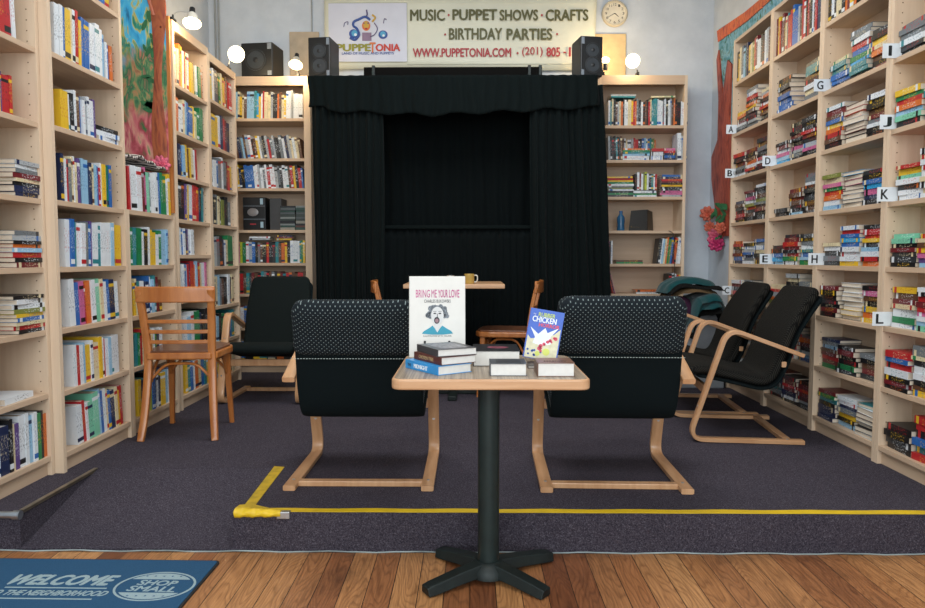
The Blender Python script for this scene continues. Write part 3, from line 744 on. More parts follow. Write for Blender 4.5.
# lighting bar on top of stage
bar = thing('lighting_bar', 'long black bar standing on edge on top of the puppet stage', 'bar', (-0.13, YS + 0.2, zt + P + 0.004))
MB().box(xs(362), xs(543), -0.02, 0.02, 0, 0.115).build('bar', plain('matt_black_wood', '#0d0c0b', .9, spec=.1), bar, bevel=0.004)
for px in (372, 530, 541): MB().box(xs(px) - .012, xs(px) + .012, -0.035, 0.03, 0, 0.125).build('clip', M_iron, bar, bevel=0.003)

# ------------------------------------------------------------------ speakers
def speaker(label, loc, rz, wd, ht, dp, cones, trim=True):
    t = thing('speaker', label, 'speaker', loc, rz)
    MB().box(-wd / 2, wd / 2, 0, dp, 0, ht).build('cabinet', plain('speaker_cabinet', '#0c0d0e', 0.4), t, bevel=0.008)
    for cx, cz, r in cones:
        M = Matrix.Translation((cx, 0.002, cz)) @ Matrix.Rotation(PI / 2, 4, 'X')
        m = MB(); m.lathe([(r, 0.0), (r, 0.007), (r * .86, 0.008), (r * .78, 0.001), (r * .45, -0.004 + 0.004), (r * .3, 0.002), (r * .28, 0.006), (r * .12, 0.010), (0.0005, 0.011)], 28, 0, M)
        cn = m.build('speaker_cone', plain('speaker_rubber', '#17191b', 0.5), t, smooth=True)
        m = MB(); m.lathe([(r * .99, .0065), (r * 1.04, .0066), (r * 1.04, .003), (r * .99, .003)], 28, 0, M); m.build('cone_ring', plain('speaker_ring', '#2d3236', 0.4), cn, smooth=True)
    if trim:
        s = 1 if trim > 0 else -1
        x = s * wd * 0.40
        for z0_, z1_ in ((.80, .97), (.03, .16)): MB().box(x - wd * .06, x + wd * .06, -0.004, 0.001, ht * z0_, ht * z1_).build('trim_strip', M_glassy, t)
    return t
zb = 2.636
speaker('large black speaker on top of the back left bookcase', (-1.77, RYB + 0.01, zb + .001), math.radians(-7), 0.275, 0.275, 0.24, [(-0.01, 0.135, 0.085)], trim=1)
speaker('black two-cone speaker on the left end of the puppet stage', (-1.155, YS + 0.03, 2.514), math.radians(-8), 0.175, 0.30, 0.22, [(0.0, 0.195, 0.055), (0.0, 0.085, 0.06)], trim=1)
speaker('black two-cone speaker on the right end of the puppet stage', (0.925, YS + 0.03, 2.514), math.radians(10), 0.175, 0.30, 0.22, [(0.01, 0.195, 0.055), (0.01, 0.085, 0.06)], trim=-1)

# ------------------------------------------------------------------ clamp lamps
def lamp(label, base, head, aim, r, mat, watts, open_=True, col=(1, 0.74, 0.42), nb=True, bulb_r=None):
    t = thing('clamp_lamp', label, 'lamp', base)
    b = Vector(base); h = Vector(head) - b; a = Vector(aim).normalized()
    q = a.to_track_quat('Z', 'Y').to_matrix().to_4x4()
    m = MB(); m.box(-0.012, 0.012, -0.03, 0.03, 0.0, 0.012); m.box(-0.010, 0.010, -0.035, 0.03, 0.014, 0.026); m.cyl((0, 0.0, 0.02), (0, 0, 0.05), 0.006)
    m.build('clamp', M_black, t, bevel=0.002)
    back = h - a * (r * 1.5)
    m = MB(); m.tube(bez([(0, 0, 0.045), tuple(Vector((0, 0, 0.045)) * .5 + back * .5 + Vector((-0.02, -0.01, 0.01))), tuple(back)], 6), 0.0035, 8); m.build('arm', M_steel, t, smooth=True)
    M = Matrix.Translation(h) @ q
    m = MB(); m.cyl(tuple(back - a * 0.035), tuple(back + a * 0.02), 0.017, 0.02, 16); m.build('socket', M_black, t, bevel=0.002)
    if open_:
        m = MB(); th = 0.0015
        pr = [(0.022, -r * 1.35), (0.03, -r * 1.15), (r * .72, -r * .45), (r, 0)]
        m.lathe(pr + [(x - th, z) for x, z in reversed(pr)], 28, 0, M); m.build('shade', plain('white_enamel_shade', '#d9d2c2', 0.4), t, smooth=True)
    br = bulb_r or r * 0.50
    m = MB(); m.lathe([(max(0.0005, br * math.sin(PI * k / 12)), -br * math.cos(PI * k / 12) * (0.75)) for k in range(13)], 24, 0, Matrix.Translation(h - a * (r * .62 if open_ else 0)) @ q)
    m.build('bulb', mat, t, smooth=True)
    ld = bpy.data.lights.new('lamp_glow', 'POINT'); ld.energy = watts; ld.color = col; ld.shadow_soft_size = 0.03
    lo = bpy.data.objects.new('lamp_glow', ld); COL.objects.link(lo); lo.parent = t; lo.location = h + a * (br + 0.02 if not open_ else 0.075)
    return t
lamp('clamp lamp with white shade on the left wall bookcase by the painting', (-1.86, 4.47, 2.602), (-1.745, 4.48, 2.60), (0.12, -0.40, -0.92), 0.056, M_bulbw, 5)
lamp('clamp lamp with round white globe at the back left corner', (-1.90, 5.60, 2.602), (-1.845, 5.62, 2.735), (0.15, -1, -0.05), 0.062, M_bulbw, 4, open_=False, bulb_r=.064)
lamp('small clamp lamp on the bookcase between the two left speakers', (-1.43, 5.92, 2.637), (-1.43, 5.84, 2.71), (0.02, -0.50, -0.85), 0.056, M_bulbw, 4)
lamp('small bare yellow bulb lamp beside the right stage speaker', (1.10, 5.93, 2.637), (1.118, 5.91, 2.76), (0, -0.1, 1), 0.03, M_bulb, 3.5, open_=False, bulb_r=0.034)
lamp('clamp lamp with round white globe on the back right bookcase', (1.385, 5.93, 2.637), (1.335, 5.88, 2.745), (-0.35, -1, -0.05), 0.052, M_bulbw, 4, open_=False, bulb_r=.058)

# ------------------------------------------------------------------ banner, boards, clock, conduits
bn = thing('banner', 'wide cream vinyl banner on back wall above the stage', 'banner', (-0.085, 6.165, 2.755))
N = 60; vs = []; fs = []
bw, bh = 2.34, 0.62
for j in range(9):
    for i in range(N + 1):
        u = i / N; v = j / 8
        edge = 0.0 if u < .93 else (u - .93) * 0.35 * (1 - v)
        vs.append((-bw / 2 + bw * u - edge, 0.006 * math.sin(u * 9 + v * 2) - 0.006, bh * v + 0.010 * math.sin(u * 5.5) * (1 - v)))
for j in range(8):
    for i in range(N): a = j * (N + 1) + i; fs.append((a, a + 1, a + N + 2, a + N + 1))
mb = MB(); mb.add(vs, fs); cloth(mb, 'banner_cloth', plain('banner_vinyl', '#d8d8c4', 0.45, 0, 0.05, 3), bn, 0.002)
M_olive = plain('banner_print_olive', '#56552a', 0.5); M_bred = plain('banner_print_red', '#a82a30', 0.5); M_lav = plain('banner_logo_panel', '#cfd2de', 0.45, 0, 0.05, 4)
def bp(px, py): return ((px - 470) / F * 6.13 + 0.085, (H + (258 - py) / F * 6.13 * (1 - (258 - py) / F * .075)) - 2.755)
def bt(px0, px1, py0, py1, s, mat, nm='lettering', bold=.03, shear=0, tilt=0):
    x0, z1 = bp(px0, py0); x1, z0 = bp(px1, py1)
    return text(s, x1 - x0, z1 - z0, mat, bn, face_cam((x0 + x1) / 2, -0.022, (z0 + z1) / 2) @ Matrix.Rotation(tilt, 4, 'Z'), nm, bold=bold, shear=shear)
lx0, lz1 = bp(331, 2); lx1, lz0 = bp(408, 61)
MB().box(lx0, lx1, -0.0165, -0.0155, lz0, lz1).build('logo_panel', M_lav, bn)
m = MB()
for a in ((lx0, lx1, lz1, lz1 + .003), (lx0, lx1, lz0 - .003, lz0), (lx1, lx1 + .003, lz0, lz1)): m.box(a[0], a[1], -0.0172, -0.0165, a[2], a[3])
x0, z1 = bp(332, 1); x1, z0 = bp(588, 64); m.box(lx1, x1, -0.0172, -0.0165, z0, z0 + .003)
m.build('border_line', plain('banner_border', '#9a9c8a', .5), bn)
bt(411.5, 445, 9, 20, 'MUSIC', M_olive); bt(453, 496, 9, 19.5, 'PUPPET', M_olive); bt(499, 536, 9.5, 20, 'SHOWS', M_olive); bt(544, 585, 9.5, 20.5, 'CRAFTS', M_olive)
bt(449.5, 501, 28, 39, 'BIRTHDAY', M_olive); bt(506, 550, 28.5, 39.5, 'PARTIES', M_olive)
bt(414, 510, 48, 56.5, 'WWW.PUPPETONIA.COM', M_bred); bt(521, 541, 47, 57, '(201)', M_bred, bold=.01); bt(545, 558, 47.5, 56.5, '805', M_bred); bt(561.5, 564, 52, 53, '-', M_bred); bt(567, 577, 47.5, 56.5, '17', M_bred)
m = MB()
for px, py in ((449, 14.5), (540, 15), (445.5, 34), (555, 34), (516.5, 53)):
    x, z = bp(px, py); m.cyl((x, -0.023, z), (x, -0.021, z), 0.009, n=12)
m.build('dot', M_bred, bn)
# logo: jester-like puppet head with blue scrolls, notes and the name
M_lb = plain('logo_blue', '#2a4d96', .5); M_ly = plain('logo_yellow', '#c9a23c', .5); M_lo = plain('logo_orange', '#cf7038', .5); M_lc = plain('logo_cyan', '#4f9fc6', .5); M_lp = plain('logo_purple', '#4a3a6c', .5)
def disc(px, py, r, mat, nm, y=-0.02, sx=1):
    x, z = bp(px, py); m = MB(); M = Matrix.Translation((x, y, z)) @ Matrix.Diagonal((sx, 1, 1, 1)); m.cyl((0, 0.0008, 0), (0, -0.0008, 0), r, n=24, M=M); return m.build(nm, mat, bn)
def curve2(pp, r, mat, nm, y=-0.021):
    m = MB(); m.tube(bez([(bp(a, b)[0], y, bp(a, b)[1]) for a, b in pp], 6), r, 6); return m.build(nm, mat, bn, smooth=True)
disc(368, 25, .042, M_lo, 'puppet_head', sx=.85); disc(368, 24, .030, M_ly, 'puppet_face', -0.0215, .8)
disc(366, 22.5, .006, M_lp, 'puppet_eye', -0.0228); disc(370, 22.5, .006, M_lp, 'puppet_eye', -0.0228); disc(368, 28, .008, M_bred, 'puppet_mouth', -0.0228, 1.5)
curve2([(372, 19), (367, 16), (361, 18.5), (356, 21), (355.5, 25), (359, 28), (361, 34), (357, 39), (352, 37)], .010, M_lb, 'scroll')
curve2([(366, 17), (369, 14), (368.5, 9)], .006, M_lp, 'scroll')
curve2([(374, 21), (377, 17), (374, 14)], .008, M_ly, 'scroll'); curve2([(376, 22), (379, 28), (376, 34), (372, 36)], .004, M_lp, 'scroll')
disc(355.5, 33, .038, M_lb, 'swirl'); disc(356.5, 32.5, .026, M_lc, 'swirl', -0.0215); disc(357.5, 34, .012, M_white, 'swirl', -0.0228)
disc(384.5, 34, .036, M_lb, 'swirl', sx=1.1); disc(384.5, 33.5, .024, M_lc, 'swirl', -0.0215); disc(385, 35, .010, M_white, 'swirl', -0.0228)
x, z = bp(368, 36); MB().box(x - .035, x + .045, -.021, -.019, z - .035, z + .035).build('puppet_body', plain('logo_mauve', '#86708a', .5), bn)
curve2([(346, 26), (347, 22), (350, 21), (350, 24)], .003, M_lp, 'music_note'); curve2([(385, 22.5), (386, 18), (388, 19)], .003, M_lp, 'music_note')
bt(339, 372, 43.5, 50.5, 'PUPPE', plain('logo_olive', '#8c8a28', .5), bold=.04); bt(371.5, 377, 42, 52, 'T', M_lo, bold=.03); bt(377.5, 401, 43.5, 50.5, 'ONIA', plain('logo_red', '#c23a28', .5), bold=.04)
bt(344, 395, 51.5, 54, 'LAND OF MUSIC AND PUPPETS', M_lb, bold=.01)

for lab, px0, px1, py0, py1, c in (('beige board on the back wall behind the left stage speaker', 293, 322, 31, 80, '#b5a48c'), ('tan board on the back wall behind the right stage speaker', 588, 622, 34, 80, '#c9b184')):
    a, b = (px0 - 470) / F * 6.19, (px1 - 470) / F * 6.19
    tag(MB().box(a, b, 6.18, 6.199, 2.638, H + .9 * 0 + (258 - py0) / F * 6.17 * .976).build('wall_board', plain('board_' + c[1:], c, .7), bevel=0.003), lab, 'board')
ck = thing('wall_clock', 'round cream wall clock to the right of the banner', 'clock', (1.242, 6.198, 3.228)); ck.scale = (1.12, 1, 1.12)
m = MB(); m.lathe([(.092, 0), (.1, .006), (.1, .022), (.092, .03), (.084, .03), (.083, .018)], 40, 0, Matrix.Rotation(PI / 2, 4, 'X')); m.build('rim', plain('clock_rim', '#c9bfa8', .4), ck, smooth=True)
m = MB(); m.cyl((0, -0.012, 0), (0, -0.02, 0), .085, n=40); m.build('dial', plain('clock_dial', '#d9d2be', .5), ck)
for k in range(12):
    a = PI / 2 - k * PI / 6
    text(str(k or 12), .016 if k not in (0, 10, 11) else .022, .019, plain('clock_ink', '#5a564c'), ck, face_cam(.066 * math.cos(a), -.0212, .066 * math.sin(a)), 'numeral')
for nm, a, l, r in (('minute_hand', math.radians(210), .06, .002), ('hour_hand', math.radians(-42), .038, .003)):
    MB().cyl((0, -.023, 0), (l * math.cos(a), -.023, l * math.sin(a)), r, r * .5, 8).build(nm, M_black, ck)
for lab, px in (('thin grey conduit pipe on the back wall, left one of the pair', 219.5), ('thin grey conduit pipe on the back wall, right one of the pair', 223)):
    x = (px - 470) / F * 6.17; tag(MB().cyl((x, 6.185, 2.2), (x, 6.185, ZC), .008, n=10).build('conduit', plain('conduit_paint', '#9c9f9e', .5), smooth=True), lab, 'pipe')
x = (314.5 - 470) / F * 6.17; tag(MB().cyl((x, 6.19, 2.3), (x, 6.19, ZC), .006, n=10).build('conduit', plain('conduit_paint', '#9c9f9e', .5), smooth=True), 'thin conduit pipe on the back wall left of the banner', 'pipe')

# ------------------------------------------------------------------ painted boards
def paint(name, cols, scale, seed, stretch=(1, 1, .35), streak=0.5):
    t = NT(name); v = t.coords('Object', stretch)
    t2 = t.node('ShaderNodeTexNoise'); t2.noise_dimensions = '4D'; t2.inputs['W'].default_value = seed; t2.inputs['Scale'].default_value = scale; t2.inputs['Detail'].default_value = 5; t2.inputs['Distortion'].default_value = 1.6
    t.link(v, t2.inputs['Vector'])
    n = len(cols); c = t.ramp(t2.outputs['Fac'], [(0.25 + 0.5 * i / (n - 1), lin(x)) for i, x in enumerate(cols)])
    t.link(c, t.b.inputs['Base Color']); t.b.inputs['Roughness'].default_value = .5
    t.bump(t2.outputs['Fac'], .4, .01); return t.m
def left_paint():
    t = NT('painted_forest_scene'); v = t.coords('Object', (1, 1, .38))
    def nz(sc, w_, dist=1.5):
        n = t.node('ShaderNodeTexNoise'); n.noise_dimensions = '4D'; n.inputs['W'].default_value = w_; n.inputs['Scale'].default_value = sc; n.inputs['Detail'].default_value = 5; n.inputs['Distortion'].default_value = dist
        t.link(v, n.inputs['Vector']); return n.outputs['Fac']
    sky = t.ramp(nz(13, 1), [(.3, lin('#1f6f9a')), (.40, lin('#35a8dc')), (.52, lin('#58c2e2')), (.57, lin('#d0bc48')), (.62, lin('#2f9a86')), (.7, lin('#1d6a40'))])
    mid = t.ramp(nz(16, 4), [(.3, lin('#7a4a36')), (.42, lin('#b98a5e')), (.5, lin('#5c8a5a')), (.58, lin('#2f6b48')), (.7, lin('#c27a62'))])
    low = t.ramp(nz(15, 8), [(.3, lin('#2f6b3c')), (.42, lin('#a8404c')), (.5, lin('#c86a70')), (.6, lin('#d49a86')), (.7, lin('#3f8a4c'))])
    sep = t.node('ShaderNodeSeparateXYZ'); t.link(t.coords(), sep.inputs[0])
    wob = t.math('ADD', sep.outputs[2], t.math('MULTIPLY', nz(6, 2), .5))
    a = t.mix(t.ramp(wob, [(.0, (0, 0, 0, 1)), (1, (1, 1, 1, 1))]), low, mid)
    def step(x, e0, e1):
        m = t.node('ShaderNodeMapRange', interpolation_type='SMOOTHSTEP'); m.inputs['From Min'].default_value = e0; m.inputs['From Max'].default_value = e1; t.link(x, m.inputs['Value']); return m.outputs[0]
    c = t.mix(step(wob, .55, .7), low, mid); c = t.mix(step(wob, .88, 1.02), c, sky)
    t.link(c, t.b.inputs['Base Color']); t.b.inputs['Roughness'].default_value = .5
    t.bump(nz(20, 3), .4, .01); return t.m
M_trunk = paint('painted_trunk_bark', ['#4a2218', '#7d3a24', '#a85a34', '#8a3c2c', '#5b4a34'], 14, 2, (1, 1, .25))
pb = thing('painted_board', 'tall board painted with a forest scene between the left bookcases', 'painting', (-2.18, 4.368, 1.66))
MB().box(0, 0.315, 0, 0.014, 0, 1.4).build('panel', left_paint(), pb)
tr = MB(); zz = [i / 14 for i in range(15)]
prof = [(0.285 + 0.02 * math.sin(z * 9), 0.03 + 0.012 * math.sin(z * 13 + 1)) for z in zz]
tr.sweep([(0.268 - 0.012 * math.sin(z * 6) - (0.05 * max(0, z - .62)), 0.0, z * 1.4) for z in zz], SQ, lambda t: (0.034 + .012 * math.sin(t * 11), 0.008), 0, up=(1, 0, 0)); tr.build('tree_trunk', M_trunk, pb, smooth=True)
br_ = MB(); br_.tube(bez([(0.25, -0.004, 0.95), (0.21, -0.006, 1.1), (0.19, -0.006, 1.25), (0.15, -.006, 1.38)], 6), lambda t: (.016 - .006 * t, .006), 8); br_.build('branch', M_trunk, pb, smooth=True)
lf = MB(); rnd = random.Random(3)
for k in range(26):
    x, z = rnd.uniform(.17, .24), rnd.uniform(.35, 1.35); a = rnd.uniform(0, PI); s = rnd.uniform(.012, .03)
    lf.prism([(s * math.cos(q) * 1.6, s * .6 * math.sin(q)) for q in [2 * PI * i / 8 for i in range(8)]], .003, 0, Matrix.Translation((x, -.001, z)) @ Matrix.Rotation(PI / 2, 4, 'X') @ Matrix.Rotation(a, 4, 'Z'))
lf.build('leaves', plain('painted_leaf_green', '#2c6a40', .5, 0, .4, 20), pb)
def eye(x, z):
    m = MB(); m.cyl((x, -.002, z), (x, -.006, z), .012, n=16); m.build('eye_mark', plain('painted_eye', '#b7b0c6', .4), pb); m = MB(); m.cyl((x, -.006, z), (x, -.008, z), .006, n=12); m.build('eye_pupil', M_lp, pb)
eye(0.288, 0.88)
MB().box(0.315, 0.335, 0.0, 0.02, -0.25, 0.95).build('edge_strip', chairwood, pb)
# zebra cloth, paper and paper flower on the low bookcase's books
z0 = 1.392 + .2615
N = 16; vs = []; fs = []
for j in range(N + 1):
    for i in range(N + 1):
        u, v = i / N, j / N
        vs.append((-1.855 - .2 * v, 3.80 + .50 * u, z0 + .018 + .030 * math.exp(-((u - .35) * 3) ** 2) + .010 * math.sin(u * 22 + v * 5) * (1 if True else 0) + .01 * v))
for j in range(N):
    for i in range(N): a = j * (N + 1) + i; fs.append((a, a + 1, a + N + 2, a + N + 1))
t = NT('zebra_print'); wv = t.node('ShaderNodeTexWave'); wv.inputs['Scale'].default_value = 9; wv.inputs['Distortion'].default_value = 5; t.link(t.coords('Object', (1, 1.5, 1), (0, 0, .9)), wv.inputs['Vector'])
t.link(t.ramp(wv.outputs['Fac'], [(.45, lin('#17171a')), (.55, lin('#c9c2bc'))]), t.b.inputs['Base Color'])
mb = MB(); mb.add(vs, fs); o = mb.build('zebra_cloth', t.m, smooth=True); s = o.modifiers.new('s', 'SOLIDIFY'); s.thickness = .012; s.offset = -1
tag(o, 'zebra striped cloth lying on books below the painted board', 'cloth')
def flower(parent, c, r, mat, n=9, seed=0, axis=(0, -1, 0), nm='petal'):
    rnd = random.Random(seed); q = Vector(axis).to_track_quat('Z', 'Y').to_matrix().to_4x4(); m = MB()
    for layer in range(3):
        rr = r * (1 - .28 * layer)
        for k in range(n - layer * 2):
            a = 2 * PI * k / (n - layer * 2) + layer * .4 + rnd.uniform(-.2, .2); lift = .35 + .3 * layer
            P0 = []
            for u in range(4):
                for v in range(-2, 3):
                    uu = u / 3; wd = math.sin(PI * (.15 + .75 * uu)) * rr * .38; P0.append((uu * rr * math.cos(lift), v / 2 * wd, uu * rr * math.sin(lift) + .12 * rr * math.cos(v * 1.6) * uu + layer * .1 * r))
            fs = [(u * 5 + v, u * 5 + v + 1, u * 5 + v + 6, u * 5 + v + 5) for u in range(3) for v in range(4)]
            m.add(P0, fs, 0, Matrix.Translation(c) @ q @ Matrix.Rotation(a, 4, 'Z'))
    o = m.build(nm, mat, parent, smooth=True); s = o.modifiers.new('s', 'SOLIDIFY'); s.thickness = .0015; return o
M_pink = plain('paper_pink', '#c2566e', .6, 0, .3, 30); M_mag = plain('paper_magenta', '#b52a62', .6, 0, .3, 30); M_cor = plain('paper_coral', '#c2624a', .6, 0, .3, 30)
fl = thing('paper_flower', 'pink paper flower at the foot of the painted board', 'paper flower', (-1.90, 4.33, 1.70))
flower(fl, (0, 0, 0), .06, M_pink, seed=1, axis=(.5, -1, .5)); flower(fl, (-.055, -.02, -.01), .04, M_cor, seed=2, axis=(.3, -1, .4), nm='inner_petal')

# mural on right wall beyond bookcases
def onwall(px, py, X=2.09):
    # point on the right wall seen at (px,py): pitched pinhole
    a = (px - 462.5) / F; b = (304 - py) / F
    Rm = cam.rotation_euler.to_matrix(); d = Rm @ Vector((a, b, -1)); k = X / d.x
    return (d.y * k, H + d.z * k)
mu = thing('wall_mural', 'painted tree mural board on the right wall beyond the bookcases', 'mural', (2.098, 5.6, 1.2))
Mx = Matrix.Rotation(PI / 2, 4, 'Z') @ Matrix.Rotation(PI / 2, 4, 'X')   # XY plane -> YZ, normal +X
def mpoly(pp, d, mat, nm, off):
    pts = [(onwall(a, b)[0] - 5.6, onwall(a, b)[1] - 1.2) for a, b in pp]
    m = MB(); m.prism([(y, z) for y, z in pts], d, 0, Matrix.Translation((-off - d, 0, 0)) @ Mx); return m.build(nm, mat, mu)
M_leafy = paint('mural_foliage_paint', ['#123a26', '#1f6b44', '#4f93ab', '#86b4c4', '#1f5a38', '#b8502a'], 17, 5, (1, 1, .6))
mpoly([(719, 29), (745, 13), (775, -12), (800, -30), (800, 40), (760, 60), (736, 110), (732, 235), (724, 235), (719, 160), (718.5, 90)], .010, M_leafy, 'foliage_panel', 0)
M_ochre = paint('mural_orange_paint', ['#2a1a12', '#b8482a', '#d9702f', '#3c2418'], 30, 3)
mpoly([(718, 31), (746, 12), (775, -12), (776, -4), (748, 21), (719, 42)], .008, M_ochre, 'orange_border', .010)
M_redbark = paint('mural_bark_paint', ['#431610', '#8a3526', '#b3553c', '#4f3028'], 20, 7, (1, 1, .25))
mpoly([(720, 50), (724, 95), (729, 60), (733, 64), (731, 120), (734, 160), (731, 200), (732, 236), (719, 236), (716, 205), (713, 180), (713, 157), (719, 140), (720, 100), (718, 60)], .012, M_redbark, 'tree_trunk', .010)
for (px, py, r, mt, s) in ((711, 214, .07, M_cor, 4), (713, 227, .05, M_cor, 5), (719, 237, .075, M_pink, 6), (720, 244, .07, M_mag, 7), (724, 228, .05, M_cor, 8)):
    y, z = onwall(px, py, 2.07); flower(mu, (-.055, y - 5.6, z - 1.2), r, mt, seed=s, axis=(-.6, -1, .1), nm='flower')
m = MB(); rnd = random.Random(9)
for k in range(14):
    y, z = onwall(rnd.uniform(714, 728), rnd.uniform(205, 240), 2.07); a = rnd.uniform(0, 6)
    m.prism([(.04 * math.cos(q), .014 * math.sin(q)) for q in [2 * PI * i / 8 for i in range(8)]], .002, 0, Matrix.Translation((-.045, y - 5.6, z - 1.2)) @ Matrix.Rotation(PI / 2, 4, 'X') @ Matrix.Rotation(a, 4, 'Z'))
m.build('leaves', plain('painted_leaf_green', '#2c6a40'), mu)

# ------------------------------------------------------------------ bentwood lounge chair
def strip_path(yo=0):
    return fillet([(0, -.30, .012), (0, .285, .012), (0, .095, .608), (0, -.285, .468)], .085, 9)
def padsweep(path, wfun, th, xoff=0, n=22, cr=.05):
    """rounded slab along a (y,z) path with rounded corners; returns mesh + uv"""
    base = resample([Vector((0, p[0], p[1])) for p in path], 60)
    Lt = sum((base[i] - base[i - 1]).length for i in range(1, 60))
    ends = [0, .0015, .005, .010, .017, .026, .037, .05]
    mid = max(6, int((Lt - .1) / .02)); ss = ends + [.05 + (Lt - .1) * k / mid for k in range(1, mid)] + [Lt - e for e in reversed(ends)]
    def at(q):
        f = max(0, min(58.9999, q / Lt * 59)); k = int(f); return base[k].lerp(base[k + 1], f - k)
    vs = []; uv = []; N = len(ss)
    sec = []
    for k in range(n):
        a = 2 * PI * k / n; c, s_ = math.cos(a), math.sin(a)
        sec.append((math.copysign(abs(c) ** .22, c), math.copysign(abs(s_) ** .5, s_)))
    for q in ss:
        p = at(q); tg = (at(q + .012) - at(q - .012)).normalized(); nn = Vector((0, -tg.z, tg.y))
        e = min(q, Lt - q); wd = wfun(q / Lt)
        if e < cr: wd -= 2 * (cr - math.sqrt(max(0, cr * cr - (cr - e) ** 2)))
        tr_ = th / 2; k = 1.0 if e >= tr_ else max(.12, math.sqrt(max(0, 1 - ((tr_ - e) / tr_) ** 2)))
        for a, b in sec:
            vs.append(p + Vector((a * wd / 2 + xoff, 0, 0)) + nn * (b * th * k / 2)); uv.append((a * wd / 2, q + (b * th * .5)))
    fs = []
    for i in range(N - 1):
        for k in range(n): fs.append((i * n + k, i * n + (k + 1) % n, (i + 1) * n + (k + 1) % n, (i + 1) * n + k))
    fs += [tuple(range(n - 1, -1, -1)), tuple((N - 1) * n + k for k in range(n))]
    mb = MB(); mb.add(vs, fs); return mb, uv
def resample(pts, n):
    pts = [Vector(p) for p in pts]; d = [0]
    for i in range(1, len(pts)): d.append(d[-1] + (pts[i] - pts[i - 1]).length)
    out = []
    for k in range(n):
        s = d[-1] * k / (n - 1); i = 0
        while i < len(d) - 2 and d[i + 1] < s: i += 1
        f = (s - d[i]) / max(1e-9, d[i + 1] - d[i]); out.append(pts[i].lerp(pts[i + 1], f))
    return out
def lounge(label, loc, rz, hood=True, cush=None, group=None, hb=.83, rec=-.355):
    t = thing('lounge_chair', label, 'armchair', loc, rz, group)
    for s in (-1, 1):
        m = MB(); m.sweep([(s * .29, p.y, p.z) for p in strip_path()], SQ, lambda u: (.026, .0115), 0, up=(1, 0, 0)); sf = m.build('side_frame', bent, t, smooth=True)
        m = MB()
        for (y, z) in ((.228, .19), (.150, .43), (-.22, .0125)): m.cyl((s * .290, y - (.0125 if z > .1 else 0), z + (0 if z > .1 else .011)), (s * .290, y + (.014 if z > .1 else 0), z + (0 if z > .1 else .0135)), .0065, n=12)
        m.build('bolt', M_steel, sf)
    MB().box(-.265, .265, -.245, -.205, .001, .024).build('cross_bar', bent, t, bevel=.003)
    MB().box(-.265, .265, .18, .203, .25, .295).build('front_rail', bent, t, bevel=.003)
    MB().box(-.265, .265, -.215, -.19, .40, .43).build('rear_rail', bent, t, bevel=.003)
    seat = [(.265, .335), (.22, .365), (.05, .335), (-.09, .305), (-.155, .33), (-.200, .42), (-.262, .60), (rec, hb)]
    pth = [(p.x, p.y) for p in resample(bez([(a, b, 0) for a, b in seat], 8), 44)]
    off = lambda pts, d: [(pts[i][0] + d * (-(pts[min(i + 1, len(pts) - 1)][1] - pts[max(i - 1, 0)][1])) / max(1e-6, math.hypot(pts[min(i + 1, len(pts) - 1)][0] - pts[max(i - 1, 0)][0], pts[min(i + 1, len(pts) - 1)][1] - pts[max(i - 1, 0)][1])),
                            pts[i][1] + d * (pts[min(i + 1, len(pts) - 1)][0] - pts[max(i - 1, 0)][0]) / max(1e-6, math.hypot(pts[min(i + 1, len(pts) - 1)][0] - pts[max(i - 1, 0)][0], pts[min(i + 1, len(pts) - 1)][1] - pts[max(i - 1, 0)][1]))) for i in range(len(pts))]
    # normal (-dz, dy): for a path going backwards (dy<0) it points down/back -> backing outside at +d
    wf = lambda u: .52 - .05 * max(0, (u - .75) / .25)
    mb, uv = padsweep(off(pth, -.018), wf, .060); mb.build('cushion', cush or M_dots, t, smooth=True, uv=uv)
    mb, uv = padsweep(off(pth[2:-1], .022), lambda u: .535 - .03 * max(0, (u - .6) / .4), .022); mb.build('backing', M_sling, t, smooth=True, uv=uv)
    if hood:
        n0 = 32
        mb, uv = padsweep(off(pth[n0:], .004) + [(rec - .006, hb + .012)], lambda u: .535 - .03 * u, .094); mb.build('backrest_cover', M_dots, t, smooth=True, uv=uv)
        e0 = off(pth[n0:], .004)[0]; m = MB()
        for k in range(44): m.box(-.258 + k * .012, -.251 + k * .012, e0[0] - .050, e0[0] - .0465, e0[1] - .014, e0[1] - .0115)
        m.build('stitching', plain('pale_thread', '#9aa5a0', .8), t)
    return t
c0 = lounge('dotted black lounge chair seen from behind, left of the front table', (-.468, 3.17, P), 0, hb=.795)
c1 = lounge('dotted black lounge chair seen from behind, right of the front table', (.618, 3.15, P), math.radians(-1.5), hb=.812)
c2 = lounge('black lounge chair in side view nearest the viewer, before the right shelves', (1.48, 3.955, P), math.radians(90 - 6), hood=False, cush=M_ribs, rec=-.39, hb=.805)
c3 = lounge('black lounge chair half hidden beyond the nearer side-view lounge chair', (1.50, 4.60, P), math.radians(90 - 5), hood=False, cush=M_ribs, rec=-.39, hb=.805)
c4 = lounge('black lounge chair facing the viewer at back left, beside wooden chair', (-1.40, 4.86, P), math.radians(180), hood=False, cush=dotted_mat('dark_ribbed_upholstery', '#090d0d', '#1b2423', .012, .003))
c4.scale = (.9, 1, 1)

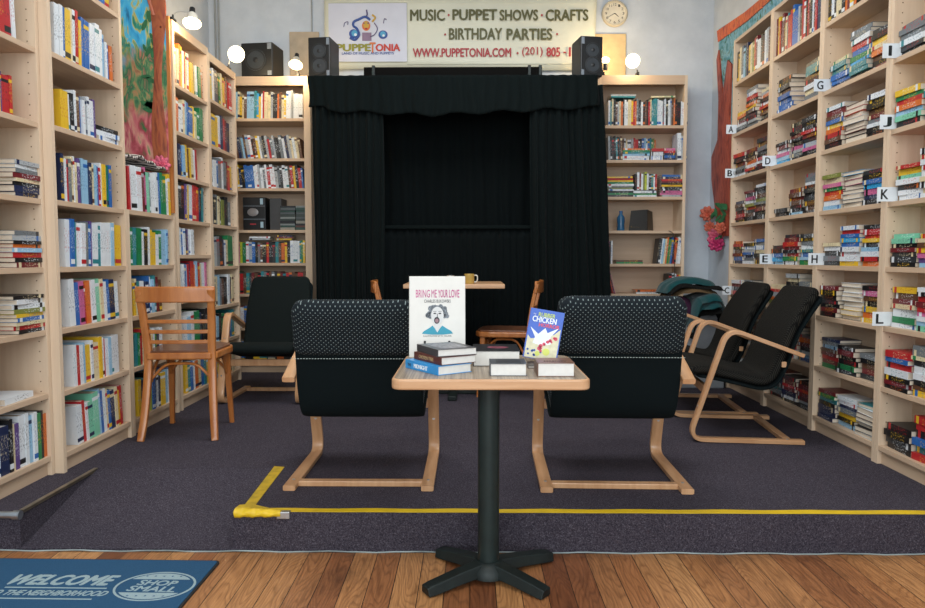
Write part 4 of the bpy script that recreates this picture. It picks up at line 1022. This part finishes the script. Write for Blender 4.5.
# ------------------------------------------------------------------ bentwood cafe chairs
def cafe(label, loc, rz, sc=(1, 1, 1)):
    t = thing('wooden_chair', label, 'chair', loc, rz); t.scale = sc   # faces +y; back at -y
    for s in (-1, 1):
        m = MB(); m.sweep(bez([(s * .185, -.235, 0), (s * .172, -.20, .15), (s * .160, -.165, .42), (s * .168, -.185, .62), (s * .178, -.225, .80)], 8), SQ, lambda u: (.016 + .003 * math.sin(u * 3), .013), 0, up=(1, 0, 0)); m.build('leg', chairwood, t, smooth=True, bevel=0)
        m = MB(); m.sweep([(s * .165, .185, 0), (s * .155, .165, .25), (s * .150, .155, .43)], SQ, lambda u: (.012 + .006 * u, .012 + .006 * u), 0, up=(1, 0, 0)); m.build('leg', chairwood, t, smooth=True)
        m = MB(); m.tube(bez([(s * .158, -.14, .30), (s * .15, -.08, .395), (s * .15, 0, .41), (s * .15, .08, .395), (s * .15, .145, .30)], 6), .008, 8); m.build('brace', chairwood, t, smooth=True)
    for y0 in (-.15, .145):
        m = MB(); m.tube(bez([(-.15, y0, .32), (-.08, y0, .39), (0, y0, .40), (.08, y0, .39), (.15, y0, .32)], 6), .008, 8); m.build('brace', chairwood, t, smooth=True)
    def curved(zc, hh, y0, bow, th, hw):
        N = 14; m = MB(); vs = []
        for i in range(N + 1):
            u = i / N * 2 - 1; y = y0 - bow * (1 - u * u)
            for dy, dz in ((-th, -hh), (th, -hh), (th, hh), (-th, hh)): vs.append((u * hw, y + dy, zc + dz))
        fs = [(i * 4 + k, i * 4 + (k + 1) % 4, i * 4 + 4 + (k + 1) % 4, i * 4 + 4 + k) for i in range(N) for k in range(4)] + [(3, 2, 1, 0), (N * 4, N * 4 + 1, N * 4 + 2, N * 4 + 3)]
        m.add(vs, fs); return m
    curved(.775, .042, -.215, .03, .009, .197).build('top_rail', chairwood, t, bevel=.006, smooth=True)
    for z, y in ((.63, -.186), (.575, -.178), (.52, -.171)): curved(z, .010, y, .012, .006, .165).build('slat', chairwood, t, bevel=.003, smooth=True)
    oc = [(.175, .10), (.16, .165), (.10, .195), (-.10, .195), (-.16, .165), (-.175, .10), (-.165, -.14), (-.14, -.175), (.14, -.175), (.165, -.14)]
    m = MB(); m.prism([(x * 1.12, y * 1.08) for x, y in oc], .038, 0, Matrix.Translation((0, 0, .425))); m.build('seat_frame', chairwood, t, bevel=.008)
    m = MB(); m.prism([(x * 1.05, y * 1.02) for x, y in oc], .012, 0, Matrix.Translation((0, 0, .462))); m.build('seat', seatwood, t, bevel=.004)
    return t
cafe('varnished wooden chair seen from behind by the left bookcases', (-1.575, 3.90, P), math.radians(4), (1.05, 1, 1.01))
cafe('varnished wooden chair facing left at the small table by the stage', (0.27, 5.00, P), math.radians(80))
cafe('varnished wooden chair mostly hidden left of the small stage table', (-.45, 4.98, P), math.radians(-84))

# ------------------------------------------------------------------ tables
def tabletop_pts(hx, hy, r=.035, n=6):
    out = []
    for cx, cy, a0 in ((hx - r, hy - r, 0), (-hx + r, hy - r, 90), (-hx + r, -hy + r, 180), (hx - r, -hy + r, 270)):
        for k in range(n + 1): a = math.radians(a0 + 90 * k / n); out.append((cx + r * math.cos(a), cy + r * math.sin(a)))
    return out
t = NT('striped_laminate'); v = t.noise(t.coords('Object', (170, 2.5, 1)), 1, 3, .6)
t.link(t.ramp(v, [(.32, lin('#6e6055')), (.5, lin('#94836f')), (.68, lin('#b0a08c'))]), t.b.inputs['Base Color']); t.b.inputs['Roughness'].default_value = .35
M_lam = t.m; M_edge = wood('oak_table_edge', '#b98a60', '#d3a880', (4, 4, 60), .4, coat=.2)
tb = thing('cafe_table', 'small square pedestal table with books in the foreground', 'table', (.066, 2.462, 0))
MB().prism(tabletop_pts(.316, .280), .034, 0, Matrix.Translation((0, 0, .715))).build('table_edge', M_edge, tb, bevel=.006, seg=3)
MB().prism(tabletop_pts(.307, .271, .03), .0016, 0, Matrix.Translation((0, 0, .7488))).build('tabletop', M_lam, tb)
cb = -.045
MB().cyl((0, cb, .045), (0, cb, .70), .0375, n=32).build('column', M_blackmat, tb, smooth=True)
MB().box(-.13, .13, cb - .11, cb + .13, .695, .715).build('mounting_plate', M_iron, tb, bevel=.003)
m = MB(); m.lathe([(.075, .018), (.072, .04), (.055, .058), (.045, .066), (.04, .068)], 28, 0, Matrix.Translation((0, cb, 0))); m.build('base_hub', M_iron, tb, smooth=True)
for dx, dy in ((-.216, -.14), (.19, -.155), (-.18, .177), (.234, .15)):
    v = Vector((dx, dy - 0, 0)); e = Vector((dx, dy, 0)); d = v.normalized()
    m = MB(); m.sweep([(d.x * .03, cb + d.y * .03, .045), (dx * .5, cb + dy * .5, .036), (dx * .9, cb + dy * .9, .022), (dx, cb + dy, .018)], [(-1, -1), (1, -1), (.7, 1), (-.7, 1)], lambda u: (.034 - .005 * u, .021 - .006 * u), 0, up=tuple(Vector((-d.y, d.x, 0))))
    m.build('foot', M_iron, tb, bevel=.004)
st2 = thing('side_table', 'small wooden pedestal table with a mug in front of the stage', 'table', (-.12, 5.0, P))
hb = .955 - P
MB().box(-.33, .355, -.30, .30, hb - .03, hb).build('tabletop', M_edge, st2, bevel=.004)
MB().cyl((0, 0, .03), (0, 0, hb - .03), .035, n=20).build('column', M_blackmat, st2, smooth=True)
m = MB(); m.box(-.28, .28, -.03, .03, .0, .035); m.box(-.03, .03, -.28, .28, .0, .0345); m.build('base', M_iron, st2, bevel=.006)
zt2 = hb + P
mg = thing('mug', 'yellow and white mug on the small table by the stage', 'mug', (-.004, 4.80, zt2))
m = MB(); m.lathe([(.030, 0), (.033, .004), (.034, .068), (.031, .068), (.030, .008), (.001, .006)], 28, 0); m.build('body', plain('mug_glaze_yellow', '#b99a50', .25), mg, smooth=True)
m = MB(); m.lathe([(.0344, .02), (.0346, .02), (.0346, .06), (.0344, .06)], 28, 0); 
m = MB(); m.tube(bez([(.033, 0, .058), (.052, 0, .055), (.055, 0, .035), (.05, 0, .016), (.033, 0, .012)], 6), .0045, 8); m.build('handle', plain('mug_white', '#c9c7bc', .25), mg, smooth=True)
gl = thing('glass_ornament', 'small shiny glass cup on the stage table left of mug', 'cup', (-.135, 4.82, zt2))
m = MB(); m.lathe([(.02, 0), (.012, .008), (.01, .02), (.024, .04), (.026, .058), (.023, .058), (.02, .04), (.002, .025)], 20); 
g_ = NT('clear_glass'); g_.b.inputs['Transmission Weight'].default_value = .9; g_.b.inputs['Roughness'].default_value = .05; g_.b.inputs['Base Color'].default_value = (.85, .9, .9, 1); nn_ = g_.noise(g_.coords(), 8); g_.link(g_.math('MULTIPLY', nn_, .1), g_.b.inputs['Roughness'])
m.build('bowl', g_.m, gl, smooth=True)

# ------------------------------------------------------------------ books on the front table
TZ = .7506
def flatbook(label, corner, ang, L, Wd, t, z, cov, page=None, extra=None):
    """lying book; corner = near corner; spine runs from corner along ang+90, fore edge dir ang; spine on the left side"""
    root = thing('book', label, 'book', (corner[0], corner[1], z), ang)
    cm = plain('cover_' + cov.strip('#'), cov, .35, 0, .15, 12); c = .0018
    m = MB(); m.box(0, Wd, 0, L, 0, c); m.box(0, Wd, 0, L, t - c, t); m.box(-.001, .0018, 0, L, 0, t); m.build('cover', cm, root, bevel=.0006)
    MB().box(.0018, Wd - .003, .003, L - .003, c, t - c).build('page_block', page or M_pagesw, root)
    return root
a = math.radians(36)
b1 = flatbook('bright blue paperback at the bottom of the front table stack', (-.103, 2.247), a, .205, .135, .030, TZ, '#2f8fce')
MSP = lambda y, z: Matrix.Translation((-.0014, y, z)) @ Matrix.Rotation(-PI / 2, 4, 'Z') @ Matrix.Rotation(PI / 2, 4, 'X')
text('MIDNIGHT', .085, .014, M_white, b1, MSP(.105, .014), extrude=.0003, bold=.02)
text('THE', .022, .010, M_black, b1, MSP(.178, .014), extrude=.0003)
b2 = flatbook('brown-red paperback in the middle of the front table stack', (-.093, 2.262), math.radians(33), .185, .135, .026, TZ + .0305, '#5a2a22')
text('CHOSEN TREE', .10, .012, plain('spine_tan', '#b99a6a'), b2, MSP(.10, .013), extrude=.0003)
b2b = flatbook('dark grey paperback on top of the front table stack', (-.105, 2.272), math.radians(27), .175, .145, .024, TZ + .057, '#3c3c3e')
M = Matrix.Translation((.072, .088, .0243))
m = MB(); m.box(-.05, .05, -.07, .07, 0, .0002, 0, M); m.build('cover_picture', plain('cover_art_grey', '#77767a', .4, 0, .7, 90), b2b)
b3 = flatbook('thick black hardback lying at the back of the front table', (.012, 2.447), math.radians(0), .20, .165, .054, TZ, '#14171d', extra=1)
m = MB(); m.lathe([(.03, 0), (.03, .0006), (.001, .0007)], 24, 0, Matrix.Translation((.09, .10, .0542)) @ Matrix.Diagonal((1.3, 1, 1, 1))); m.build('cover_picture', plain('cover_art_redblue', '#7a3a4a', .4, 0, .6, 60), b3)
b4 = flatbook('small thick paperback with grey cover at the table front edge', (.066, 2.243), 0, .115, .118, .040, TZ, '#4b4e52')
m = MB(); m.box(.02, .10, .02, .10, .0402, .0404); m.build('cover_picture', plain('cover_art_dim', '#2e3136', .4, 0, .5, 50), b4)
b5 = flatbook('small thick paperback with brown cover at the table right end', (.218, 2.232), 0, .12, .119, .044, TZ, '#6b4a38')
text('SERENITY', .075, .012, plain('cover_ink_dark', '#2c1c16'), b5, Matrix.Translation((.06, .04, .0444)), extrude=.0003)
b6 = flatbook('thin dark book lying under the propped blue book', (.200, 2.40), math.radians(-4), .10, .07, .010, TZ, '#3a2e2c')

# big standing book on easel
def stand_book(name_label, loc, rot, wd, ht, th, cov, page):
    r = thing('book', name_label, 'book', loc, rot=rot)
    m = MB(); m.box(-wd / 2, wd / 2, 0, .0015, 0, ht); m.box(-wd / 2, wd / 2, th - .0015, th, 0, ht); m.box(-wd / 2 - .001, -wd / 2 + .001, 0, th, 0, ht); m.build('cover', cov, r)
    MB().box(-wd / 2 + .001, wd / 2 - .002, .0015, th - .0015, .002, ht - .002).build('page_block', page, r); return r
bb = stand_book('large cream picture book standing on an easel on the front table', (-.121, 2.585, TZ + .012), (math.radians(-6), 0, math.radians(2)), .208, .302, .010, plain('cover_cream_stock', '#d6d3cb', .4, 0, .03), M_pagesw)
T = lambda x, z, y=-.0006: Matrix.Translation((x, y, z)) @ Matrix.Rotation(PI / 2, 4, 'X')
M_mg = plain('cover_magenta_ink', '#b5307a', .5); M_ink = plain('cover_black_ink', '#22252a', .5); M_shirt = plain('cover_teal_ink', '#1f8fa6', .5)
def disc2(par, x, z, rx, rz_, mat, nm, y=-.001, th=.0004, n=28):
    m = MB(); m.cyl((0, 0, 0), (0, -th, 0), 1, n=n, M=Matrix.Translation((x, y, z)) @ Matrix.Diagonal((rx, 1, rz_, 1))); return m.build(nm, mat, par)
text('BRING', .052, .029, M_mg, bb, T(-.054, .237), bold=0); text('ME', .020, .029, M_mg, bb, T(-.012, .237), bold=-.01); text('YOUR', .036, .029, M_mg, bb, T(.021, .237), bold=.01); text('LOVE', .038, .029, M_mg, bb, T(.063, .237), bold=.01)
text('CHARLES BUKOWSKI', .098, .012, M_ink, bb, T(0, .209), bold=0)
rnd = random.Random(4); m = MB()
for k in range(46):
    aa = rnd.uniform(-.35, PI + .35); rr = rnd.uniform(.024, .036); x, z = rr * 1.05 * math.cos(aa), .164 + rr * .95 * math.sin(aa) - .006
    m.cyl((x, -.0006, z), (x, -.0012 - .0003 * (k % 3), z), rnd.uniform(.005, .010), n=12)
m.build('portrait_hair', plain('portrait_hair_ink', '#6d747a', .5, 0, .7, 300), bb)
disc2(bb, 0, .155, .0235, .033, plain('portrait_paper', '#cfcfcc', .5), 'portrait_face', -.002)
disc2(bb, -.002, .137, .0105, .0125, M_ink, 'portrait_mouth', -.0026); disc2(bb, -.002, .136, .007, .0075, plain('portrait_tongue', '#8d6a70', .5), 'portrait_tongue', -.0031)
for sx_ in (-1, 1):
    disc2(bb, sx_ * .0095, .163, .0055, .0025, M_ink, 'portrait_eye', -.0026); m = MB(); m.box(sx_ * .0095 - .006, sx_ * .0095 + .006, -.003, -.0026, .170, .1715); m.build('portrait_brow', M_ink, bb)
m = MB(); m.box(-.001, .001, -.003, -.0026, .150, .162); m.box(-.003, .003, -.003, -.0026, .149, .1505); m.build('portrait_nose', M_ink, bb)
m = MB(); m.prism([(-.058, .088), (-.05, .097), (-.028, .110), (-.018, .118), (0, .095), (.018, .118), (.03, .110), (.052, .097), (.058, .088), (.02, .084), (-.02, .084)], .0006, 0, T(0, 0, -.0008)); m.build('portrait_shirt', M_shirt, bb)
m = MB(); m.prism([(-.010, .128), (.010, .128), (.011, .110), (0, .092), (-.011, .110)], .0006, 0, T(0, 0, -.0016)); m.build('portrait_neck', MATS['portrait_paper'], bb)
text('ILLUSTRATED BY R. CRUMB', .105, .0045, M_ink, bb, T(0, .079))
es = thing('book_easel', 'black wire easel holding up the large cream picture book', 'easel', (-.121, 2.575, TZ))
for sx_ in (-.045, .045):
    m = MB(); m.tube(fillet([(sx_, -.014, .076), (sx_, -.014, .0035), (sx_, .075, .0035), (sx_, .050, .16)], .006, 3), .004, 8); m.build('hook', M_black, es, smooth=True)
# easel hooks stand in front of the book foot
MB().box(-.045, .045, .068, .074, .004, .010).build('cross_wire', M_black, es)

rc = stand_book('small blue and yellow paperback propped up tilted on the front table', (.250, 2.50, TZ + .0165), (math.radians(-10), math.radians(9), math.radians(-9)), .122, .180, .014, plain('cover_royal_blue', '#1250b4', .35, 0, .04), M_pagesw)
T2 = T
m = MB(); m.prism([(-.057, .002), (.057, .002), (.057, .118), (.035, .095), (.01, .085), (-.02, .075), (-.045, .07), (-.057, .082)], .0005, 0, T(0, 0, -.0002)); m.build('cover_picture', plain('cover_art_pale', '#cfc9a6', .4, 0, .12, 60), rc)
m = MB(); m.prism([(-.052, .112), (-.02, .090), (.002, .115), (.012, .098), (.05, .122), (.025, .085), (.03, .06), (-.002, .05), (-.035, .055), (-.03, .078)], .0005, 0, T(0, 0, -.0008)); m.build('cover_bird', plain('cover_art_white', '#dfe4ea', .4), rc)
m = MB(); rnd = random.Random(12)
for k in range(16):
    x = rnd.uniform(-.01, .05); z = .018 + (x + .02) * 1.1 + rnd.uniform(-.008, .014); m.cyl((x, -.0008, z), (x, -.0014, z), rnd.uniform(.003, .008), n=7)
m.build('cover_splash', plain('cover_art_red', '#cf3a55', .4), rc)
m = MB()
for k in range(8):
    x = rnd.uniform(-.05, .0); z = rnd.uniform(.008, .035); m.cyl((x, -.0008, z), (x, -.0014, z), rnd.uniform(.003, .006), n=6)
m.build('cover_splash', M_lb, rc)
m = MB(); m.cyl((.018, -.0008, .03), (.018, -.0016, .03), .013, n=18); m.cyl((-.012, -.0008, .02), (-.012, -.0016, .02), .009, n=18); m.build('cover_badge', plain('cover_art_lime', '#c9cf5a', .4), rc)
text('THE', .010, .005, M_white, rc, T(-.045, .160)); text('RUBBER', .060, .014, plain('cover_title_lime', '#b9c95a', .4), rc, T(.0, .161), bold=.02)
text('CHICKEN', .086, .020, M_white, rc, T(-.006, .143), bold=.03); text('HORROR', .074, .013, plain('cover_art_red', '#cf3a55'), rc, T(.014, .124), bold=.03)

# ------------------------------------------------------------------ doormat
def onfloor(px, py, z=.0):
    a = (px - 462.5) / F; b = (304 - py) / F; d = cam.rotation_euler.to_matrix() @ Vector((a, b, -1)); k = (z - H) / d.z; return Vector((d.x * k, d.y * k))
A, B_, C_ = onfloor(33, 560), onfloor(221, 562), onfloor(184, 608)
ux = (B_ - A).normalized(); ang = math.atan2(ux.y, ux.x)
dm = thing('doormat', 'blue welcome doormat with grey lettering on the wood floor', 'doormat', (B_.x, B_.y, 0.0), ang)
mw, mh = .90, .60
MB().prism(tabletop_pts(mw / 2, mh / 2, .02), .006, 0, Matrix.Translation((-mw / 2, -mh / 2, 0.0))).build('rubber_edge', plain('mat_rubber_black', '#15181b', .7), dm)
MB().prism(tabletop_pts(mw / 2 - .008, mh / 2 - .008, .014), .003, 0, Matrix.Translation((-mw / 2, -mh / 2, 0.0055))).build('pile', fabric('mat_blue_pile', '#2c506e', 0, .95, .25, 500), dm)
M_mt = fabric('mat_grey_print', '#93a6aa', 0, .95, .15, 500)
def px2mat(px, py):
    v = onfloor(px, py, .0085) - B_; return (v.x * math.cos(-ang) - v.y * math.sin(-ang), v.x * math.sin(-ang) + v.y * math.cos(-ang))
def mtxt(s, p0, p1, h, bold=.03, shear=.35):
    a_, b_ = px2mat(*p0), px2mat(*p1)
    text(s, abs(b_[0] - a_[0]), h, M_mt, dm, Matrix.Translation(((a_[0] + b_[0]) / 2, (a_[1] + b_[1]) / 2, .0088)), 'lettering', .0006, bold, shear)
mtxt('WELCOME', (13, 580), (116, 580), .072, .04); mtxt('TO THE NEIGHBORHOOD', (-12, 593), (108, 593), .034, .02)
m = MB()
for p0, p1 in (((5, 587.3), (108, 587.3)), ((-22, 598), (93, 598))):
    a_, b_ = px2mat(*p0), px2mat(*p1); m.box(a_[0], b_[0], a_[1] - .003, a_[1] + .003, .0085, .0095)
m.build('rule_line', M_mt, dm)
ex, ey = px2mat(155, 586)
RE, RF = .136, .106
m = MB(); NN = 64; vs = []
for r_ in (1, .94):
    for k in range(NN): q = 2 * PI * k / NN; vs.append((ex + RE * r_ * math.cos(q), ey + RF * r_ * math.sin(q), .0094))
m.add(vs, [(k, (k + 1) % NN, NN + (k + 1) % NN, NN + k) for k in range(NN)])
o = m.build('ring', M_mt, dm); s = o.modifiers.new('s', 'SOLIDIFY'); s.thickness = .0012
for sg in (1, -1):
    m = MB(); q0, q1 = math.radians(32), math.radians(148)
    pts = [(ex + RE * .88 * math.cos(q0 + (q1 - q0) * k / 20), ey + sg * RF * .88 * math.sin(q0 + (q1 - q0) * k / 20)) for k in range(21)]
    if sg < 0: pts = pts[::-1]
    m.prism(pts, .0008, 0, Matrix.Translation((0, 0, .0086))); m.build('badge_band', M_mt, dm)
    for k in (-2, -1, 0, 1, 2):
        m = MB(); m.prism([(ex + k * .03 + .005 * (1 if i % 2 == 0 else .45) * math.sin(i * PI / 5), ey + sg * (RF * .68) + .005 * (1 if i % 2 == 0 else .45) * math.cos(i * PI / 5)) for i in range(10)], .0006, 0, Matrix.Translation((0, 0, .0093)))
        m.build('star', plain('mat_blue_print', '#1c4c74', .9), dm)
for s_, dz in (('SHOP', .022), ('SMALL', -.022)):
    text(s_, .135 if s_ == 'SHOP' else .165, .036, M_mt, dm, Matrix.Translation((ex, ey + dz, .0088)) @ Matrix.Rotation(math.radians(-2), 4, 'Z'), bold=.02, shear=.15)

# ------------------------------------------------------------------ things on the back shelves
hf = thing('stereo_system', 'black mini stereo with round dial on the back left bookcase', 'stereo', (-1.915, RYB + .02, L6[4]))
hx0, hx1 = 0.0, .17
MB().box(hx0, hx1 + .02, 0, .2, 0, .275).build('cabinet', M_black, hf, bevel=.004)
for z_ in (.215, .02): MB().box(hx1 - .022, hx1 + .002, -.004, 0, z_, z_ + .05).build('display_strip', plain('stereo_silver', '#a9c4d0', .3, .3), hf)
m = MB(); m.lathe([(.042, 0), (.042, .006), (.03, .008), (.001, .008)], 28, 0, Matrix.Translation((.085, 0, .15)) @ Matrix.Rotation(PI / 2, 4, 'X') @ Matrix.Diagonal((1.1, .8, 1, 1))); m.build('dial', plain('stereo_dial', '#8d8a8a', .3, .4), hf, smooth=True)
m = MB(); m.box(.06, .11, -.003, 0, .045, .055); m.build('led_label', plain('stereo_red', '#a03038', .4), hf)
m = MB()
for z_ in (.09, .20): m.box(0.002, hx1 + .018, -.0015, 0, z_, z_ + .004)
m.build('seam', M_glassy, hf)
sp2 = MB().box(-1.70, -1.60, RYB + .06, RYB + .24, L6[4], L6[4] + .27).build('speaker', plain('speaker_grey_side', '#3a3b3c', .5), bevel=.004)
tag(sp2, 'dark grey speaker box beside the mini stereo on the shelf', 'speaker')
k = 0; z_ = L6[4] + .0005
rnd = random.Random(21)
for j in range(11):
    th_ = .0115 * (2 if j % 3 == 0 else 1.4)
    if z_ + th_ > L6[4] + .28: break
    for side in (0, 1):
        xx = (-1.600, -1.470)[side] + rnd.uniform(-.004, .004)
        c = rnd.choice(['#50585a', '#23282b', '#7d8684', '#394340', '#5b3a34', '#8c8a80', '#2f4a44'])
        o = MB().box(xx, xx + .124, RYB + .02 + rnd.uniform(0, .01), RYB + .16, z_, z_ + th_ - .0008).build('cd_case', plain('cd_' + c[1:], c, .25), bevel=.0006)
        tag(o, 'cd case %s in the %s pile beside the stereo' % (('at the bottom' if j == 0 else ORD[j + 1] + ' from the bottom'), ('left', 'right')[side]), 'cd case', 'cd cases beside the stereo')
    z_ += th_
bo = thing('water_bottle', 'small blue plastic water bottle on the back right bookcase', 'bottle', (1.278, RYB + .08, L7[4]))
m = MB(); m.lathe([(.030, 0), (.033, .01), (.030, .05), (.033, .09), (.031, .115), (.014, .14), (.013, .15)], 24); m.build('body', plain('bottle_blue', '#2a5f86', .2, 0, .2), bo, smooth=True)
m = MB(); m.lathe([(.015, .148), (.015, .168), (.001, .169)], 16); m.build('cap', plain('bottle_cap_blue', '#1d5a8f', .3), bo, smooth=True)
bx = thing('black_box', 'slanted black box with gold lettering on the back right bookcase', 'box', (1.335, RYB + .04, L7[4]))
m = MB(); m.add([(0, 0, 0), (.16, 0, 0), (.25, .16, 0), (.09, .16, 0), (.025, .03, .17), (.165, .03, .18), (.24, .16, .17), (.10, .16, .17)], [(0, 3, 2, 1), (4, 5, 6, 7), (0, 1, 5, 4), (1, 2, 6, 5), (2, 3, 7, 6), (3, 0, 4, 7)]); m.build('body', plain('box_black_card', '#14120f', .4), bx, bevel=.002)
text('SPECIAL EDITION', .12, .012, plain('gold_foil', '#9a7a34', .3, .6), bx, Matrix.Translation((.080, .0065, .035)) @ Matrix.Rotation(math.radians(80), 4, 'X'))
cd = MB(); cd.tube(bez([(1.66, RYB - .004, 1.36), (1.70, RYB - .012, 1.32), (1.705, RYB - .010, 1.15), (1.715, RYB - .012, 1.02), (1.72, RYB - .01, .80)], 6), .003, 6)
tag(cd.build('cable', M_black, smooth=True), 'thin black cable hanging down the back right bookcase', 'cable')

# ------------------------------------------------------------------ blankets corner
ct = thing('storage_chest', 'grey plastic storage chest in the back right corner under blankets', 'chest', (1.66, 5.42, P))
MB().box(-.24, .24, -.22, .26, 0, .52).build('body', plain('chest_grey', '#8f9499', .6), ct, bevel=.01)
MB().box(-.25, .25, -.23, .27, .52, .555).build('lid', plain('chest_lid_grey', '#a2a6aa', .6), ct, bevel=.008)
def pile(label, cat, cx, cy, z, hx, hy, th, mat, seed, droop=0.0, nm='blanket', folds=2, par=None, rot=0):
    rnd = random.Random(seed); r = thing(nm, label, cat, (cx, cy, z), rot)
    for L_ in range(folds):
        NX, NY = 22, 14; vs = []
        t0 = th / folds
        ph = rnd.uniform(0, 6)
        def top(u, v):
            e = min(1, 6 * (1 - abs(u))) ** .5 * min(1, 5 * (1 - abs(v))) ** .5 if abs(u) < 1 and abs(v) < 1 else 0
            return t0 * (L_ + .15 + .85 * e) + .012 * math.sin(u * 4 + ph) + .006 * math.sin(v * 9 + ph)
        def shx(u, v): return u * hx * (1 + .05 * math.sin(v * 3 + ph + L_)) , v * hy * (1 + .06 * math.sin(u * 3 + ph + L_ * 2))
        for lay in (1, 0):
            for j in range(NY + 1):
                for i in range(NX + 1):
                    u, v = i / NX * 2 - 1, j / NY * 2 - 1; x, y = shx(u, v)
                    dz = -droop * max(0, -u * .2 + max(0, abs(u) - .55) * 2) ** 1.5 if droop else 0
                    zt_ = top(u, v) if lay else t0 * L_ * .98 + .012 * math.sin(u * 4 + ph) + .002
                    vs.append((x, y, max(zt_, t0 * L_) + dz))
        n1 = (NX + 1) * (NY + 1); fs = []
        for j in range(NY):
            for i in range(NX):
                a_ = j * (NX + 1) + i; fs.append((a_, a_ + 1, a_ + NX + 2, a_ + NX + 1)); fs.append((n1 + a_ + NX + 1, n1 + a_ + NX + 2, n1 + a_ + 1, n1 + a_))
        for i in range(NX):
            fs.append((i + 1, i, n1 + i, n1 + i + 1)); b0 = NY * (NX + 1) + i; fs.append((b0, b0 + 1, n1 + b0 + 1, n1 + b0))
        for j in range(NY):
            a_ = j * (NX + 1); fs.append((a_, a_ + NX + 1, n1 + a_ + NX + 1, n1 + a_)); a_ += NX; fs.append((a_ + NX + 1, a_, n1 + a_, n1 + a_ + NX + 1))
        mb = MB(); mb.add(vs, fs); mb.build('fold', mat[L_ % len(mat)], r, smooth=True)
    return r
M_plum = fabric('plum_fleece', '#3a1f33'); M_cblk = fabric('black_fleece', '#10100f'); M_khaki = fabric('khaki_trim', '#5c4a34')
zz0 = P + .556
pile('plum folded blanket at the left bottom of the pile on the chest', 'blanket', 1.54, 5.33, zz0, .11, .19, .12, [M_plum], 1, folds=1)
pile('thick teal folded blanket spilling over the right front of the chest', 'blanket', 1.735, 5.28, zz0 + .005, .125, .24, .14, [M_cblk, M_teal, M_teal], 2, droop=.16, folds=3)
pile('black folded blanket with khaki edge lying among the teal ones', 'blanket', 1.66, 5.33, zz0 + .160, .19, .20, .06, [M_khaki, M_cblk], 3, droop=.04, folds=2)
pile('teal folded blanket on top of the blanket pile', 'blanket', 1.65, 5.36, zz0 + .215, .20, .18, .045, [M_teal], 4, droop=.05, folds=1)
tag(MB().box(1.865, 1.925, 5.275, 5.29, P, P + .62).build('white_board', M_white, bevel=.003), 'narrow white board standing at the far end of the right bookcases', 'board')
